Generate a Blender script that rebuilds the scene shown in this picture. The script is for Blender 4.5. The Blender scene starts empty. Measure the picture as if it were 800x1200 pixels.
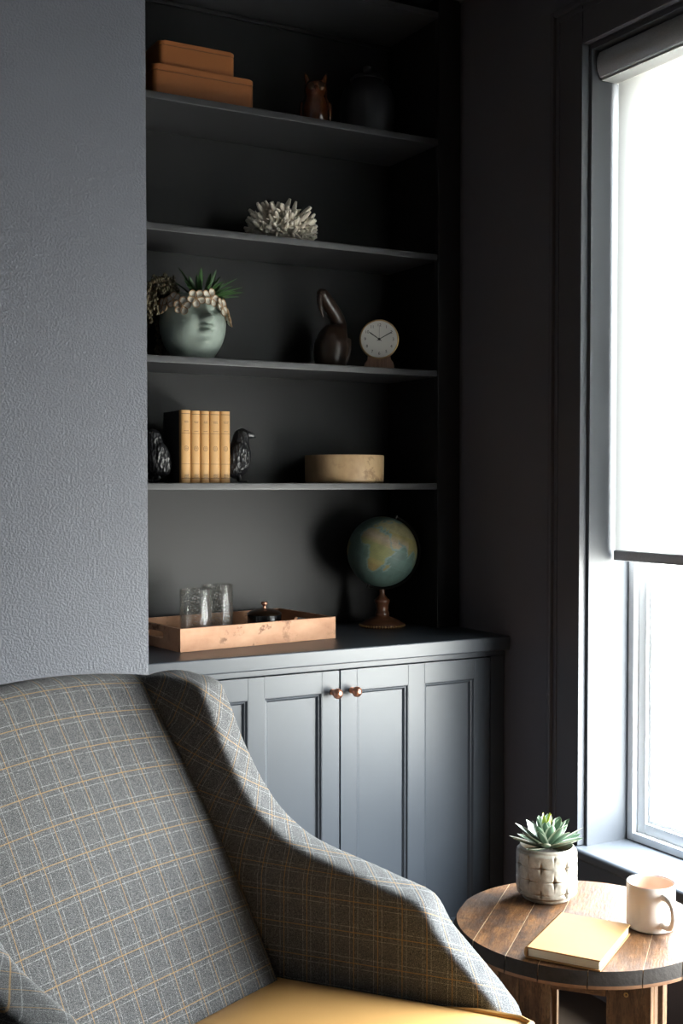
import bpy, bmesh, math, random
from mathutils import Vector, Matrix, noise
random.seed(7)
PI = math.pi
R = math.radians
S = bpy.context.scene
C = S.collection

# ------------------------------------------------------------------ camera, world, light, exposure
cam = bpy.data.cameras.new('camera'); camo = bpy.data.objects.new('camera', cam); C.objects.link(camo)
H = 1.33                                  # eye height
camo.location = (0, 0, H)
camo.rotation_euler = (R(90 - 1.8), 0, -R(29.3))
cam.sensor_fit = 'VERTICAL'; cam.sensor_height = 36; cam.sensor_width = 24
cam.lens = 42.0
cam.shift_y = 11 / 1200
cam.clip_start = .05
S.camera = camo

w = bpy.data.worlds.new('overcast_sky'); S.world = w; w.use_nodes = True
nt = w.node_tree; nt.nodes.clear()
wo = nt.nodes.new('ShaderNodeOutputWorld'); bg = nt.nodes.new('ShaderNodeBackground')
tc = nt.nodes.new('ShaderNodeTexCoord'); sx = nt.nodes.new('ShaderNodeSeparateXYZ'); cr = nt.nodes.new('ShaderNodeValToRGB')
mp = nt.nodes.new('ShaderNodeMapRange'); mp.inputs[1].default_value = -1; mp.inputs[2].default_value = 1
nt.links.new(tc.outputs['Generated'], sx.inputs[0]); nt.links.new(sx.outputs['Z'], mp.inputs[0])
nt.links.new(mp.outputs[0], cr.inputs[0]); nt.links.new(cr.outputs[0], bg.inputs[0]); nt.links.new(bg.outputs[0], wo.inputs[0])
e = cr.color_ramp.elements
e[0].position = 0.0; e[0].color = (.42, .40, .37, 1)
e[1].position = 1.0; e[1].color = (1.55, 1.72, 1.95, 1)
for p, c in ((.46, (.62, .60, .57, 1)), (.505, (.85, .84, .82, 1)), (.62, (1.0, 1.02, 1.04, 1)), (.80, (1.38, 1.48, 1.60, 1))):
    k = e.new(p); k.color = c
bg.inputs[1].default_value = 50.0

def portal(name, y0, y1, z0, z1):
    l = bpy.data.lights.new(name, 'AREA'); l.shape = 'RECTANGLE'; l.size = y1 - y0; l.size_y = z1 - z0
    l.cycles.is_portal = True
    o = bpy.data.objects.new(name, l); C.objects.link(o)
    o.location = (2.30, (y0 + y1) / 2, (z0 + z1) / 2); o.rotation_euler = (R(90), 0, R(90))   # looks into the room (-X)
WY0, WY1, WZ0, WZ1 = .35, 2.380, .385, 2.44          # clear opening of the window
portal('window_portal', WY0, WY1, WZ0, WZ1)

vs = S.view_settings
vs.view_transform = 'Standard'; vs.look = 'None'; vs.exposure = 0.0; vs.gamma = 1.0; vs.use_curve_mapping = False
S.display_settings.display_device = 'sRGB'
try:
    S.cycles.max_bounces = 10; S.cycles.transparent_max_bounces = 12; S.cycles.use_denoising = True
    S.cycles.caustics_reflective = False; S.cycles.caustics_refractive = False; S.cycles.sample_clamp_indirect = 12
except Exception: pass

# ------------------------------------------------------------------ materials
def newmat(name):
    m = bpy.data.materials.new(name); m.use_nodes = True
    t = m.node_tree; b = t.nodes['Principled BSDF']
    return m, t, b
def N(t, kind, **kw):
    n = t.nodes.new(kind)
    for k, v in kw.items(): setattr(n, k, v)
    return n
def mix(t, fac, a, b, mode='MIX'):
    n = t.nodes.new('ShaderNodeMix'); n.data_type = 'RGBA'; n.blend_type = mode
    for sock, v in ((0, fac), (6, a), (7, b)):
        if isinstance(v, (int, float)): n.inputs[sock].default_value = v
        elif isinstance(v, tuple): n.inputs[sock].default_value = (*v[:3], 1)
        else: t.links.new(v, n.inputs[sock])
    return n.outputs[2]
def mth(t, op, a, b=None, c=None):
    n = t.nodes.new('ShaderNodeMath'); n.operation = op
    for i, v in enumerate((a, b, c)):
        if v is None: continue
        if isinstance(v, (int, float)): n.inputs[i].default_value = v
        else: t.links.new(v, n.inputs[i])
    return n.outputs[0]
def ramp(t, fac, stops):
    n = t.nodes.new('ShaderNodeValToRGB'); t.links.new(fac, n.inputs[0]); el = n.color_ramp.elements
    while len(el) < len(stops): el.new(.5)
    for q, (p, c) in zip(el, stops): q.position = p; q.color = (*c[:3], 1)
    return n.outputs[0]
def noi(t, vec, scale, detail=3, rough=.55):
    n = t.nodes.new('ShaderNodeTexNoise'); n.inputs['Scale'].default_value = scale
    n.inputs['Detail'].default_value = detail; n.inputs['Roughness'].default_value = rough
    if vec is not None: t.links.new(vec, n.inputs['Vector'])
    return n.outputs[0]
def objco(t, scale=(1, 1, 1), rot=(0, 0, 0)):
    c = t.nodes.new('ShaderNodeTexCoord'); m = t.nodes.new('ShaderNodeMapping')
    m.inputs['Scale'].default_value = scale; m.inputs['Rotation'].default_value = rot
    t.links.new(c.outputs['Object'], m.inputs[0]); return m.outputs[0]
def bump(t, b, h, strength, dist):
    n = t.nodes.new('ShaderNodeBump'); n.inputs['Strength'].default_value = strength; n.inputs['Distance'].default_value = dist
    t.links.new(h, n.inputs['Height']); t.links.new(n.outputs[0], b.inputs['Normal'])
def mat(name, col, rough=.5, metal=0., var=.12, scale=12, bmp=0., bscale=80, coat=0., spec=.5, dist=.002):
    m, t, b = newmat(name)
    v = objco(t)
    f = noi(t, v, scale)
    dk = tuple(c * (1 - var) for c in col); lt = tuple(min(1, c * (1 + var)) for c in col)
    t.links.new(mix(t, f, dk, lt), b.inputs['Base Color'])
    b.inputs['Roughness'].default_value = rough; b.inputs['Metallic'].default_value = metal
    b.inputs['Specular IOR Level'].default_value = spec
    b.inputs['Coat Weight'].default_value = coat
    if bmp: bump(t, b, noi(t, v, bscale), bmp, dist)
    return m

PAINT = mat('charcoal_shelf_paint', (.014, .0135, .0145), .46, var=.04, scale=5, bmp=.06, bscale=60, spec=.30)
CABP = mat('blue_grey_lit_paint', (.039, .046, .057), .38, var=.04, scale=5, bmp=.05, bscale=60)  # same paint as the bookcase, made lighter and bluer as if window-lit
SHELFP = mat('satin_lit_shelf_paint', (.036, .036, .039), .36, var=.04, scale=5)  # bookcase paint, lightened for the light its shelf edges catch
CASEP = mat('charcoal_casing_paint', (.085, .080, .089), .45, var=.04, scale=5)
TRIMP = mat('charcoal_trim_paint', (.076, .081, .091), .48, var=.04, scale=5)
# orange-peel plaster
def plaster(name, col):
    m, t, b = newmat(name); v = objco(t)
    t.links.new(mix(t, noi(t, v, 3), tuple(c * .95 for c in col), tuple(c * 1.05 for c in col)), b.inputs['Base Color'])
    b.inputs['Roughness'].default_value = .55
    a = noi(t, v, 190, 2, .5); s = ramp(t, a, [(.38, (0, 0, 0)), (.62, (1, 1, 1))])
    f = noi(t, v, 420, 2); hgt = mth(t, 'ADD', mth(t, 'MULTIPLY', s, .8), mth(t, 'MULTIPLY', f, .35))
    bump(t, b, hgt, .5, .0016)
    return m
WALLP = plaster('textured_grey_blue_plaster', (.118, .126, .150))
WALLR = plaster('charcoal_wall_paint', (.122, .115, .130)); WALLR.node_tree.nodes['Bump'].inputs['Strength'].default_value = .10
WALLD = plaster('far_wall_paint', (.050, .050, .054))
CEIL = mat('ceiling_paint', (.13, .13, .13), .8, var=.03)
FLOORM = mat('dark_oak_floor', (.075, .050, .033), .45, var=.4, scale=9)
VINYL = mat('white_window_vinyl', (.78, .79, .80), .35, var=.02)
COPPER = mat('brushed_copper', (.83, .40, .27), .28, 1., var=.08, scale=60)
BRASS = mat('aged_brass', (.55, .36, .16), .35, 1., var=.15, scale=50)
BLACKM = mat('black_enamel', (.008, .008, .009), .25, var=.2)

def plaid():
    m, t, b = newmat('grey_plaid_wool'); uv = t.nodes.new('ShaderNodeUVMap'); uv.uv_map = 'UVMap'
    s = N(t, 'ShaderNodeSeparateXYZ'); t.links.new(uv.outputs[0], s.inputs[0])
    col = None
    v = objco(t)
    hz = noi(t, v, 900, 2, .75); big = noi(t, v, 30, 2)
    base = ramp(t, hz, [(.34, (.015, .016, .019)), (.50, (.072, .074, .080)), (.67, (.29, .295, .30))])
    base = mix(t, mth(t, 'MULTIPLY', big, .25), base, (.06, .062, .066))
    dash = mth(t, 'GREATER_THAN', noi(t, v, 700, 1), .47)
    def line(axis, per, off, wid):
        q = mth(t, 'FRACT', mth(t, 'ADD', mth(t, 'DIVIDE', s.outputs[axis], per), off))
        return mth(t, 'LESS_THAN', mth(t, 'ABSOLUTE', mth(t, 'SUBTRACT', q, .5)), wid / per / 2)
    px, py = .0430, .0520
    wh = (.36, .37, .385); og = (.38, .23, .09); dk = (.03, .03, .032)
    for ax, per in ((0, px), (1, py)):
        for off in (.5 - .17, .5 + .17):
            l = mth(t, 'MULTIPLY', line(ax, per, off, .0011), dash)
            base = mix(t, mth(t, 'MULTIPLY', l, .68), base, wh)
    for ax, per in ((0, px), (1, py)):
        l = line(ax, per, .5, .0015)
        base = mix(t, mth(t, 'MULTIPLY', l, .62), base, og)
    t.links.new(base, b.inputs['Base Color'])
    b.inputs['Roughness'].default_value = .95; b.inputs['Specular IOR Level'].default_value = .15
    b.inputs['Sheen Weight'].default_value = .08; b.inputs['Sheen Roughness'].default_value = .5
    bump(t, b, hz, .5, .0012)
    return m
PLAID = plaid()
WELT = mat('charcoal_welt_cord', (.035, .036, .04), .9, var=.3, scale=300)
LEATHER = mat('tan_leather', (.72, .405, .145), .42, var=.06, scale=8, bmp=.10, bscale=420, dist=.001)
LEATHERP = mat('tan_leather_piping', (.62, .34, .11), .42, var=.06, scale=8)
LEGWOOD = mat('dark_walnut_leg', (.05, .028, .017), .4, var=.3, scale=20)
BOXLEATHER = mat('saddle_orange_leather', (.25, .082, .019), .55, var=.10, scale=14, bmp=.12, bscale=300, dist=.001)
BOXSTITCH = mat('dark_leather_seam', (.14, .05, .018), .6)

def barrelwood(name, stops, dark):
    m, t, b = newmat(name)
    oi = N(t, 'ShaderNodeObjectInfo'); c = N(t, 'ShaderNodeTexCoord'); mpn = N(t, 'ShaderNodeMapping')
    t.links.new(c.outputs['Object'], mpn.inputs[0])
    mpn.inputs['Scale'].default_value = (1, 1, 1)
    cmb = N(t, 'ShaderNodeCombineXYZ')
    for i in range(3): t.links.new(mth(t, 'MULTIPLY', oi.outputs['Random'], 3.7 + i), cmb.inputs[i])
    t.links.new(cmb.outputs[0], mpn.inputs['Location'])
    sc = N(t, 'ShaderNodeMapping'); sc.inputs['Scale'].default_value = (9, 48, 48); t.links.new(mpn.outputs[0], sc.inputs[0])
    g = noi(t, sc.outputs[0], 1.0, 6, .65)
    g2 = noi(t, sc.outputs[0], 4.0, 4, .7)
    st = noi(t, mpn.outputs[0], 9, 4, .6)
    col = ramp(t, mth(t, 'ADD', mth(t, 'MULTIPLY', g, .62), mth(t, 'MULTIPLY', noi(t, mpn.outputs[0], 55, 5, .75), .38)), stops)
    col = mix(t, mth(t, 'MULTIPLY', ramp(t, g2, [(.47, (0, 0, 0)), (.58, (1, 1, 1))]), .62), col, (.045, .020, .009))
    col = mix(t, mth(t, 'MULTIPLY', ramp(t, st, [(.50, (0, 0, 0)), (.60, (1, 1, 1))]), dark), col, (.030, .020, .017))
    col = mix(t, mth(t, 'MULTIPLY', oi.outputs['Random'], .30), col, (.12, .06, .03))
    t.links.new(col, b.inputs['Base Color'])
    t.links.new(ramp(t, g2, [(.3, (.42, .42, .42)), (.7, (.68, .68, .68))]), b.inputs['Roughness'])
    bump(t, b, g2, .5, .002); b.inputs['Specular IOR Level'].default_value = .32
    return m
OAK = barrelwood('reclaimed_barrel_oak', [(.35, (.020, .008, .003)), (.45, (.085, .034, .011)), (.55, (.19, .082, .026)), (.68, (.32, .165, .065))], .72)
OAKB = barrelwood('worn_barrel_stave', [(.33, (.075, .035, .015)), (.46, (.17, .085, .038)), (.58, (.27, .155, .075)), (.72, (.40, .26, .14))], .35)
CHAR = mat('charred_dark_oak_bevel', (.034, .027, .023), .8, spec=.25, var=.45, scale=60, bmp=.4, bscale=120)
OAKEDGE = mat('raw_oak_edge', (.20, .090, .038), .6, var=.35, scale=70)
REED = mat('pale_reed_seam', (.48, .34, .21), .6, var=.2, scale=70)
def grainwood(name, stops, scale=(5, 5, 55), knots=0., rough=.4, kcol=(.12, .05, .025)):
    m, t, b = newmat(name); v = objco(t, scale)
    g = noi(t, v, 1.2, 5, .6)
    col = ramp(t, g, stops)
    if knots:
        u = objco(t)
        k = noi(t, u, 26, 5, .7); msk = noi(t, u, 6, 2)
        kk = mth(t, 'MULTIPLY', ramp(t, k, [(.54, (0, 0, 0)), (.63, (1, 1, 1))]), ramp(t, msk, [(.47, (0, 0, 0)), (.60, (1, 1, 1))]))
        col = mix(t, mth(t, 'MULTIPLY', kk, knots), col, kcol)
    t.links.new(col, b.inputs['Base Color']); b.inputs['Roughness'].default_value = rough
    return m
BURL = grainwood('burl_wood_veneer', [(.25, (.36, .165, .09)), (.5, (.47, .25, .145)), (.75, (.57, .33, .205))], (7, 7, 12), .85, .5); BURL.node_tree.nodes['Principled BSDF'].inputs['Specular IOR Level'].default_value = .2
BURLDK = mat('tray_dark_inner_edge', (.10, .05, .03), .4)
TURNED = grainwood('pale_turned_wood', [(.3, (.36, .22, .11)), (.5, (.52, .35, .19)), (.72, (.63, .46, .27))], (9, 9, 5), .5, .5)
DKWOOD = grainwood('dark_carved_wood', [(.3, (.014, .008, .006)), (.7, (.035, .019, .012))], (8, 8, 40), 0, .35)
REDWOOD = grainwood('reddish_turned_wood', [(.3, (.055, .022, .011)), (.7, (.13, .05, .024))], (10, 10, 50), 0, .3)
CLOCKBASE = grainwood('ribbed_brown_wood', [(.3, (.15, .075, .045)), (.7, (.27, .15, .09))], (90, 90, 3), 0, .5)
AMBER = mat('amber_glazed_ceramic', (.10, .028, .008), .12, var=.5, scale=30, coat=.6)
JARM = mat('black_glazed_ceramic', (.008, .008, .011), .55, var=.2)
CORALM = mat('bleached_coral', (.74, .67, .57), .8, var=.12, scale=60, bmp=.4, bscale=260, dist=.002)
SAGE = mat('sage_crackle_glaze', (.25, .30, .265), .38, var=.28, scale=16, bmp=.05, bscale=100)
RAVEN = mat('black_cast_iron', (.012, .012, .014), .30, var=.4, scale=60)
def feathermat():
    m, t, b = newmat('black_cast_feathers'); v = objco(t, (150, 150, 75)); vo = N(t, 'ShaderNodeTexVoronoi'); vo.inputs['Scale'].default_value = 1; t.links.new(v, vo.inputs['Vector'])
    b.inputs['Base Color'].default_value = (.010, .010, .012, 1); b.inputs['Roughness'].default_value = .34
    bump(t, b, vo.outputs['Distance'], .9, .004); return m
FEATHER = feathermat()
def petalmat():
    m, t, b = newmat('cream_petal_glaze'); uv = N(t, 'ShaderNodeUVMap'); uv.uv_map = 'UVMap'
    s = N(t, 'ShaderNodeSeparateXYZ'); t.links.new(uv.outputs[0], s.inputs[0])
    t.links.new(ramp(t, s.outputs[0], [(.0, (.40, .38, .32)), (.70, (.56, .53, .46)), (.88, (.30, .18, .09))]), b.inputs['Base Color'])
    b.inputs['Roughness'].default_value = .35
    return m
PETAL = petalmat()
def leafmat(name, mid, edge, w=.30):
    m, t, b = newmat(name); uv = N(t, 'ShaderNodeUVMap'); uv.uv_map = 'UVMap'
    s = N(t, 'ShaderNodeSeparateXYZ'); t.links.new(uv.outputs[0], s.inputs[0])
    d = mth(t, 'MULTIPLY', mth(t, 'ABSOLUTE', mth(t, 'SUBTRACT', s.outputs[0], .5)), 2)
    f = ramp(t, d, [(1 - w, (0, 0, 0)), (1 - w * .35, (1, 1, 1))])
    n_ = noi(t, objco(t), 40)
    md = mix(t, n_, tuple(c * .7 for c in mid), tuple(c * 1.3 for c in mid))
    t.links.new(mix(t, f, md, edge), b.inputs['Base Color'])
    b.inputs['Roughness'].default_value = .42
    b.inputs['Subsurface Weight'].default_value = .0
    return m
SUCC = leafmat('succulent_green_white_edge', (.095, .165, .105), (.66, .70, .60), .34)
SUCCY = leafmat('succulent_new_yellow_leaf', (.40, .47, .07), (.55, .58, .25), .25)
AGAVE = leafmat('dark_green_spiky_leaf', (.030, .085, .022), (.055, .12, .035), .2)
STRING = mat('olive_trailing_bead_leaf', (.085, .068, .032), .55, var=.5, scale=50)
STRINGT = mat('rusty_trailing_stem', (.10, .055, .03), .6)
STONEW = None
def potglaze():
    m, t, b = newmat('cream_embossed_glaze'); v = objco(t)
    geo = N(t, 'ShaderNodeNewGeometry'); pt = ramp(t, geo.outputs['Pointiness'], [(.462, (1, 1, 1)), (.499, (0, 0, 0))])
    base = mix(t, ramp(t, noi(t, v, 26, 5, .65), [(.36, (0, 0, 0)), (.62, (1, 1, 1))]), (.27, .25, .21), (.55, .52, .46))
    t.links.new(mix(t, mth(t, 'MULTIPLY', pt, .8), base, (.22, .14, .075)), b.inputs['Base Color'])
    b.inputs['Roughness'].default_value = .28
    return m
POTGLAZE = potglaze()
MUGM = mat('blush_white_stoneware', (.79, .72, .67), .30, var=.05, scale=14)
MUGIN = mat('blush_pink_glaze', (.70, .46, .36), .35, var=.05)
CAMEL = mat('camel_book_cloth', (.43, .235, .098), .8, spec=.2, var=.06, scale=30, bmp=.1, bscale=600, dist=.0006)
def pagesmat():
    m, t, b = newmat('cream_paper_edges'); v = objco(t, (1, 1, 900))
    t.links.new(mix(t, noi(t, v, 1.0, 1), (.52, .45, .34), (.80, .74, .62)), b.inputs['Base Color']); b.inputs['Roughness'].default_value = .8
    return m
PAGES = pagesmat()
SPINE = mat('tan_leather_spine', (.52, .29, .105), .5, var=.14, scale=25)
COVERDK = mat('black_cloth_cover', (.018, .018, .02), .7, var=.2)
PRINT = mat('dark_brown_stamping', (.10, .055, .025), .6)
DIAL = mat('off_white_clock_dial', (.62, .60, .56), .5, var=.02)
INK = mat('black_ink', (.015, .014, .014), .6)
IRON = mat('blackened_metal', (.02, .019, .018), .3, .8, var=.2)
BRONZE = mat('dark_bronze_lid', (.10, .06, .035), .3, .9, var=.2, scale=40)
SHADEGREY = mat('grey_shade_cloth', (.42, .43, .45), .85, var=.35, scale=420, bmp=.3, bscale=700, dist=.001)
SHADEEDGE = mat('shade_white_edge', (.72, .72, .70), .6)

def glassmat(name, tint=(1, 1, 1), bubbles=False, rough=.0, ior=1.45):
    m, t, b = newmat(name)
    b.inputs['Base Color'].default_value = (*tint, 1); b.inputs['Roughness'].default_value = rough
    b.inputs['Transmission Weight'].default_value = 1.0; b.inputs['IOR'].default_value = ior
    if bubbles:
        v = objco(t); vo = N(t, 'ShaderNodeTexVoronoi'); vo.inputs['Scale'].default_value = 170; t.links.new(v, vo.inputs['Vector'])
        bump(t, b, mth(t, 'ADD', vo.outputs['Distance'], noi(t, v, 70, 3)), .8, .004)
    return m
def seeded():
    m, t, b = newmat('seeded_bubble_glass'); t.nodes.remove(b); out = t.nodes['Material Output']
    tr = N(t, 'ShaderNodeBsdfTransparent'); gl = N(t, 'ShaderNodeBsdfGlossy'); df = N(t, 'ShaderNodeBsdfDiffuse'); lw = N(t, 'ShaderNodeLayerWeight'); m1 = N(t, 'ShaderNodeMixShader'); m2 = N(t, 'ShaderNodeMixShader')
    v = objco(t); vo = N(t, 'ShaderNodeTexVoronoi'); vo.inputs['Scale'].default_value = 230; t.links.new(v, vo.inputs['Vector'])
    bp = N(t, 'ShaderNodeBump'); bp.inputs['Strength'].default_value = .7; bp.inputs['Distance'].default_value = .0011
    t.links.new(mth(t, 'ADD', vo.outputs['Distance'], noi(t, v, 90, 3)), bp.inputs['Height'])
    for q in (gl, lw): t.links.new(bp.outputs[0], q.inputs['Normal'])
    tr.inputs[0].default_value = (.86, .86, .85, 1); gl.inputs['Roughness'].default_value = .12; gl.inputs[0].default_value = (.9, .9, .9, 1)
    df.inputs[0].default_value = (.6, .58, .56, 1); lw.inputs[0].default_value = .35
    spk = ramp(t, noi(t, v, 330, 2), [(.56, (.01, .01, .01)), (.70, (.42, .42, .42))])
    t.links.new(spk, m1.inputs[0]); t.links.new(tr.outputs[0], m1.inputs[1]); t.links.new(df.outputs[0], m1.inputs[2])
    t.links.new(mth(t, 'MULTIPLY', lw.outputs['Facing'], .55), m2.inputs[0]); t.links.new(m1.outputs[0], m2.inputs[1]); t.links.new(gl.outputs[0], m2.inputs[2]); t.links.new(m2.outputs[0], out.inputs[0])
    return m
SEEDED = seeded()
def panemat():
    m, t, b = newmat('window_glass'); t.nodes.remove(b)
    out = t.nodes['Material Output']; tr = N(t, 'ShaderNodeBsdfTransparent'); gl = N(t, 'ShaderNodeBsdfGlossy'); fr = N(t, 'ShaderNodeLayerWeight'); mx = N(t, 'ShaderNodeMixShader')
    gl.inputs['Roughness'].default_value = .0; tr.inputs[0].default_value = (.96, .98, .97, 1)
    t.links.new(mth(t, 'ADD', mth(t, 'MULTIPLY', mth(t, 'POWER', fr.outputs['Facing'], 5), .5), .03), mx.inputs[0]); t.links.new(tr.outputs[0], mx.inputs[1]); t.links.new(gl.outputs[0], mx.inputs[2]); t.links.new(mx.outputs[0], out.inputs[0])
    return m
PANE = panemat()
def shademat():
    m, t, b = newmat('translucent_roller_fabric'); t.nodes.remove(b); out = t.nodes['Material Output']
    df = N(t, 'ShaderNodeBsdfDiffuse'); tl = N(t, 'ShaderNodeBsdfTranslucent'); mx = N(t, 'ShaderNodeMixShader')
    v = objco(t, (300, 300, 300)); wv = noi(t, v, 1.0, 2)
    t.links.new(mix(t, wv, (.33, .33, .325), (.37, .37, .365)), tl.inputs[0]); df.inputs[0].default_value = (.60, .60, .59, 1)
    mx.inputs[0].default_value = .78
    t.links.new(df.outputs[0], mx.inputs[1]); t.links.new(tl.outputs[0], mx.inputs[2]); t.links.new(mx.outputs[0], out.inputs[0])
    return m
FABRIC = shademat()

# ------------------------------------------------------------------ mesh helpers
class MB:
    def __init__(self): self.bm = bmesh.new(); self.uv = None; self.wn = False
    def uvl(self):
        if self.uv is None: self.uv = self.bm.loops.layers.uv.new('UVMap')
        return self.uv
    def box(self, x0, x1, y0, y1, z0, z1, bev=0., seg=2, M=None, mi=0):
        mtx = Matrix.Translation(((x0+x1)/2, (y0+y1)/2, (z0+z1)/2)) @ Matrix.Diagonal((abs(x1-x0), abs(y1-y0), abs(z1-z0), 1))
        if M is not None: mtx = M @ mtx
        r = bmesh.ops.create_cube(self.bm, size=1, matrix=mtx); vs_ = r['verts']
        fs = {f for v in vs_ for f in v.link_faces}
        if bev:
            es = list({x for v in vs_ for x in v.link_edges}); self.wn = True
            rr = bmesh.ops.bevel(self.bm, geom=es, offset=bev, segments=seg, profile=.5, affect='EDGES'); fs = set(rr['faces']) | {f for f in fs if f.is_valid}
        for f in fs:
            if f.is_valid: f.material_index = mi
        return self
    def prism(self, poly, h, M=Matrix.Identity(4), bev=0., seg=3, mi=0, uvf=None):
        """poly in local xy, extruded along +z by h, moved by M"""
        bm = self.bm
        a = [bm.verts.new((x, y, 0)) for x, y in poly]; b = [bm.verts.new((x, y, h)) for x, y in poly]
        n = len(poly); fs = [bm.faces.new(a[::-1]), bm.faces.new(b)]
        for i in range(n): fs.append(bm.faces.new((a[i], a[(i+1) % n], b[(i+1) % n], b[i])))
        if bev:
            es = list({x for f in fs[:2] for x in f.edges}); self.wn = True
            r = bmesh.ops.bevel(bm, geom=es, offset=bev, segments=seg, profile=.5, affect='EDGES')
            fs = list(set([f for f in fs if f.is_valid]) | set(r['faces']))
        bmesh.ops.recalc_face_normals(bm, faces=fs)
        if uvf:
            l = self.uvl()
            for f in bm.faces:
                for lo in f.loops: lo[l].uv = uvf(lo.vert.co, f.normal)
        for f in fs: f.material_index = mi
        vv = list({v for f in fs for v in f.verts}); bmesh.ops.transform(bm, matrix=M, verts=vv)
        return self
    def lathe(self, prof, n=40, M=Matrix.Identity(4), mi=0, disp=None, close=False):
        bm = self.bm; rings = []
        for r, z in prof:
            if r < 1e-6: rings.append([bm.verts.new(M @ Vector((0, 0, z)))])
            else:
                ring = []
                for i in range(n):
                    a = 2*PI*i/n; p = Vector((r*math.cos(a), r*math.sin(a), z))
                    if disp: p = disp(p, a)
                    ring.append(bm.verts.new(M @ p))
                rings.append(ring)
        prs = list(zip(rings, rings[1:])) + ([(rings[-1], rings[0])] if close else [])
        for A, B in prs:
            if len(A) == 1 and len(B) == 1: continue
            for i in range(n):
                j = (i+1) % n
                if len(A) == 1: f = bm.faces.new((A[0], B[j], B[i]))
                elif len(B) == 1: f = bm.faces.new((A[i], A[j], B[0]))
                else: f = bm.faces.new((A[i], A[j], B[j], B[i]))
                f.material_index = mi
        return self
    def tube(self, pts, rad, n=8, closed=False, mi=0):
        bm = self.bm; pts = [Vector(p) for p in pts]; m = len(pts)
        if isinstance(rad, (int, float)): rad = [rad]*m
        rings = []; prev = None
        for i, p in enumerate(pts):
            if closed: d = pts[(i+1) % m] - pts[i-1]
            else: d = pts[min(i+1, m-1)] - pts[max(i-1, 0)]
            d.normalize()
            if prev is None: x = d.orthogonal().normalized()
            else:
                x = prev - d * prev.dot(d)
                x = x.normalized() if x.length > 1e-6 else d.orthogonal().normalized()
            prev = x; y = d.cross(x)
            rings.append([bm.verts.new(p + rad[i]*(x*math.cos(2*PI*k/n) + y*math.sin(2*PI*k/n))) for k in range(n)])
        rg = list(zip(rings, rings[1:])) + ([(rings[-1], rings[0])] if closed else [])
        for A, B in rg:
            for k in range(n):
                f = bm.faces.new((A[k], A[(k+1) % n], B[(k+1) % n], B[k])); f.material_index = mi
        if not closed:
            for f in (bm.faces.new(rings[0][::-1]), bm.faces.new(rings[-1])): f.material_index = mi
        return self
    def ball(self, c, r, sc=(1, 1, 1), seg=20, rings=12, rot=None, mi=0):
        M = Matrix.Translation(c) @ (rot.to_4x4() if rot is not None else Matrix.Identity(4)) @ Matrix.Diagonal((r*sc[0], r*sc[1], r*sc[2], 1))
        r_ = bmesh.ops.create_uvsphere(self.bm, u_segments=seg, v_segments=rings, radius=1, matrix=M)
        for f in {f for v in r_['verts'] for f in v.link_faces}: f.material_index = mi
        return self
    def grid(self, fn, nu, nv, uvf=None, mi=0):
        bm = self.bm; l = self.uvl()
        vv = [[bm.verts.new(fn(i/nu, j/nv)) for j in range(nv+1)] for i in range(nu+1)]
        for i in range(nu):
            for j in range(nv):
                f = bm.faces.new((vv[i][j], vv[i+1][j], vv[i+1][j+1], vv[i][j+1])); f.material_index = mi
                for lo, (a, b) in zip(f.loops, ((i, j), (i+1, j), (i+1, j+1), (i, j+1))):
                    lo[l].uv = uvf(a/nu, b/nv) if uvf else (a/nu, b/nv)
        return vv
    def build(self, name, mats, parent=None, ang=38, loc=None, flat=False, keep=False):
        me = bpy.data.meshes.new(name)
        if not keep: bmesh.ops.recalc_face_normals(self.bm, faces=self.bm.faces[:])
        self.bm.normal_update(); self.bm.to_mesh(me); self.bm.free()
        for m in (mats if isinstance(mats, (list, tuple)) else [mats]): me.materials.append(m)
        if not flat:
            me.polygons.foreach_set('use_smooth', [True]*len(me.polygons)); me.set_sharp_from_angle(angle=R(ang))
        o = bpy.data.objects.new(name, me); C.objects.link(o)
        if parent: o.parent = parent
        if loc: o.location = loc
        if self.wn:
            md = o.modifiers.new('wn', 'WEIGHTED_NORMAL'); md.keep_sharp = True
        return o

def tag(o, label, cat, group=None):
    o['label'] = label; o['category'] = cat
    if group: o['group'] = group
    return o
def thing(name, label, cat, loc=(0, 0, 0), rz=0, group=None):
    o = bpy.data.objects.new(name, None); o.empty_display_size = .05; C.objects.link(o)
    o.location = loc; o.rotation_euler = (0, 0, rz)
    return tag(o, label, cat, group)
def struct(o, label=None):
    o['kind'] = 'structure'
    if label: o['label'] = label
    return o
def copy_part(src, parent, loc=None, rot=None, label=None, scale=None):
    c = src.copy(); C.objects.link(c); c.parent = parent
    if loc is not None: c.location = loc
    if rot is not None: c.rotation_euler = rot
    if scale is not None: c.scale = scale
    return c

# ------------------------------------------------------------------ the setting
XW, YB, YF, YC, YK, YP = 2.07, 3.226, 2.95, 2.732, 2.706, 2.60   # right wall, alcove back, bookcase face, cabinet face, counter edge, pier face
XL = .951                                                         # left side of the alcove
ZC = 2.76
struct(MB().box(-2.4, 2.3, -2.2, 3.45, -.12, 0).build('floor', FLOORM), 'dark wooden floor')
struct(MB().box(-2.4, 2.3, -2.2, 3.45, ZC, ZC+.1).build('ceiling', CEIL), 'plain ceiling')
b = MB(); b.box(-2.4, XL, YP, 3.26, 0, ZC)
struct(b.build('wall_left', WALLP), 'grey blue wall with orange peel texture left of the bookcase')
struct(MB().box(XL, 2.3, 3.26, 3.4, 0, ZC).build('wall_back', PAINT), 'alcove back wall behind the bookcase')
struct(MB().box(-2.52, -2.4, -2.2, 3.45, 0, ZC).build('wall_side', WALLD), 'far side wall of the room')
struct(MB().box(-2.4, 2.3, -2.32, -2.2, 0, ZC).build('wall_front', WALLD), 'wall behind the viewer')
b = MB()
g_ = .0125
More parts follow.
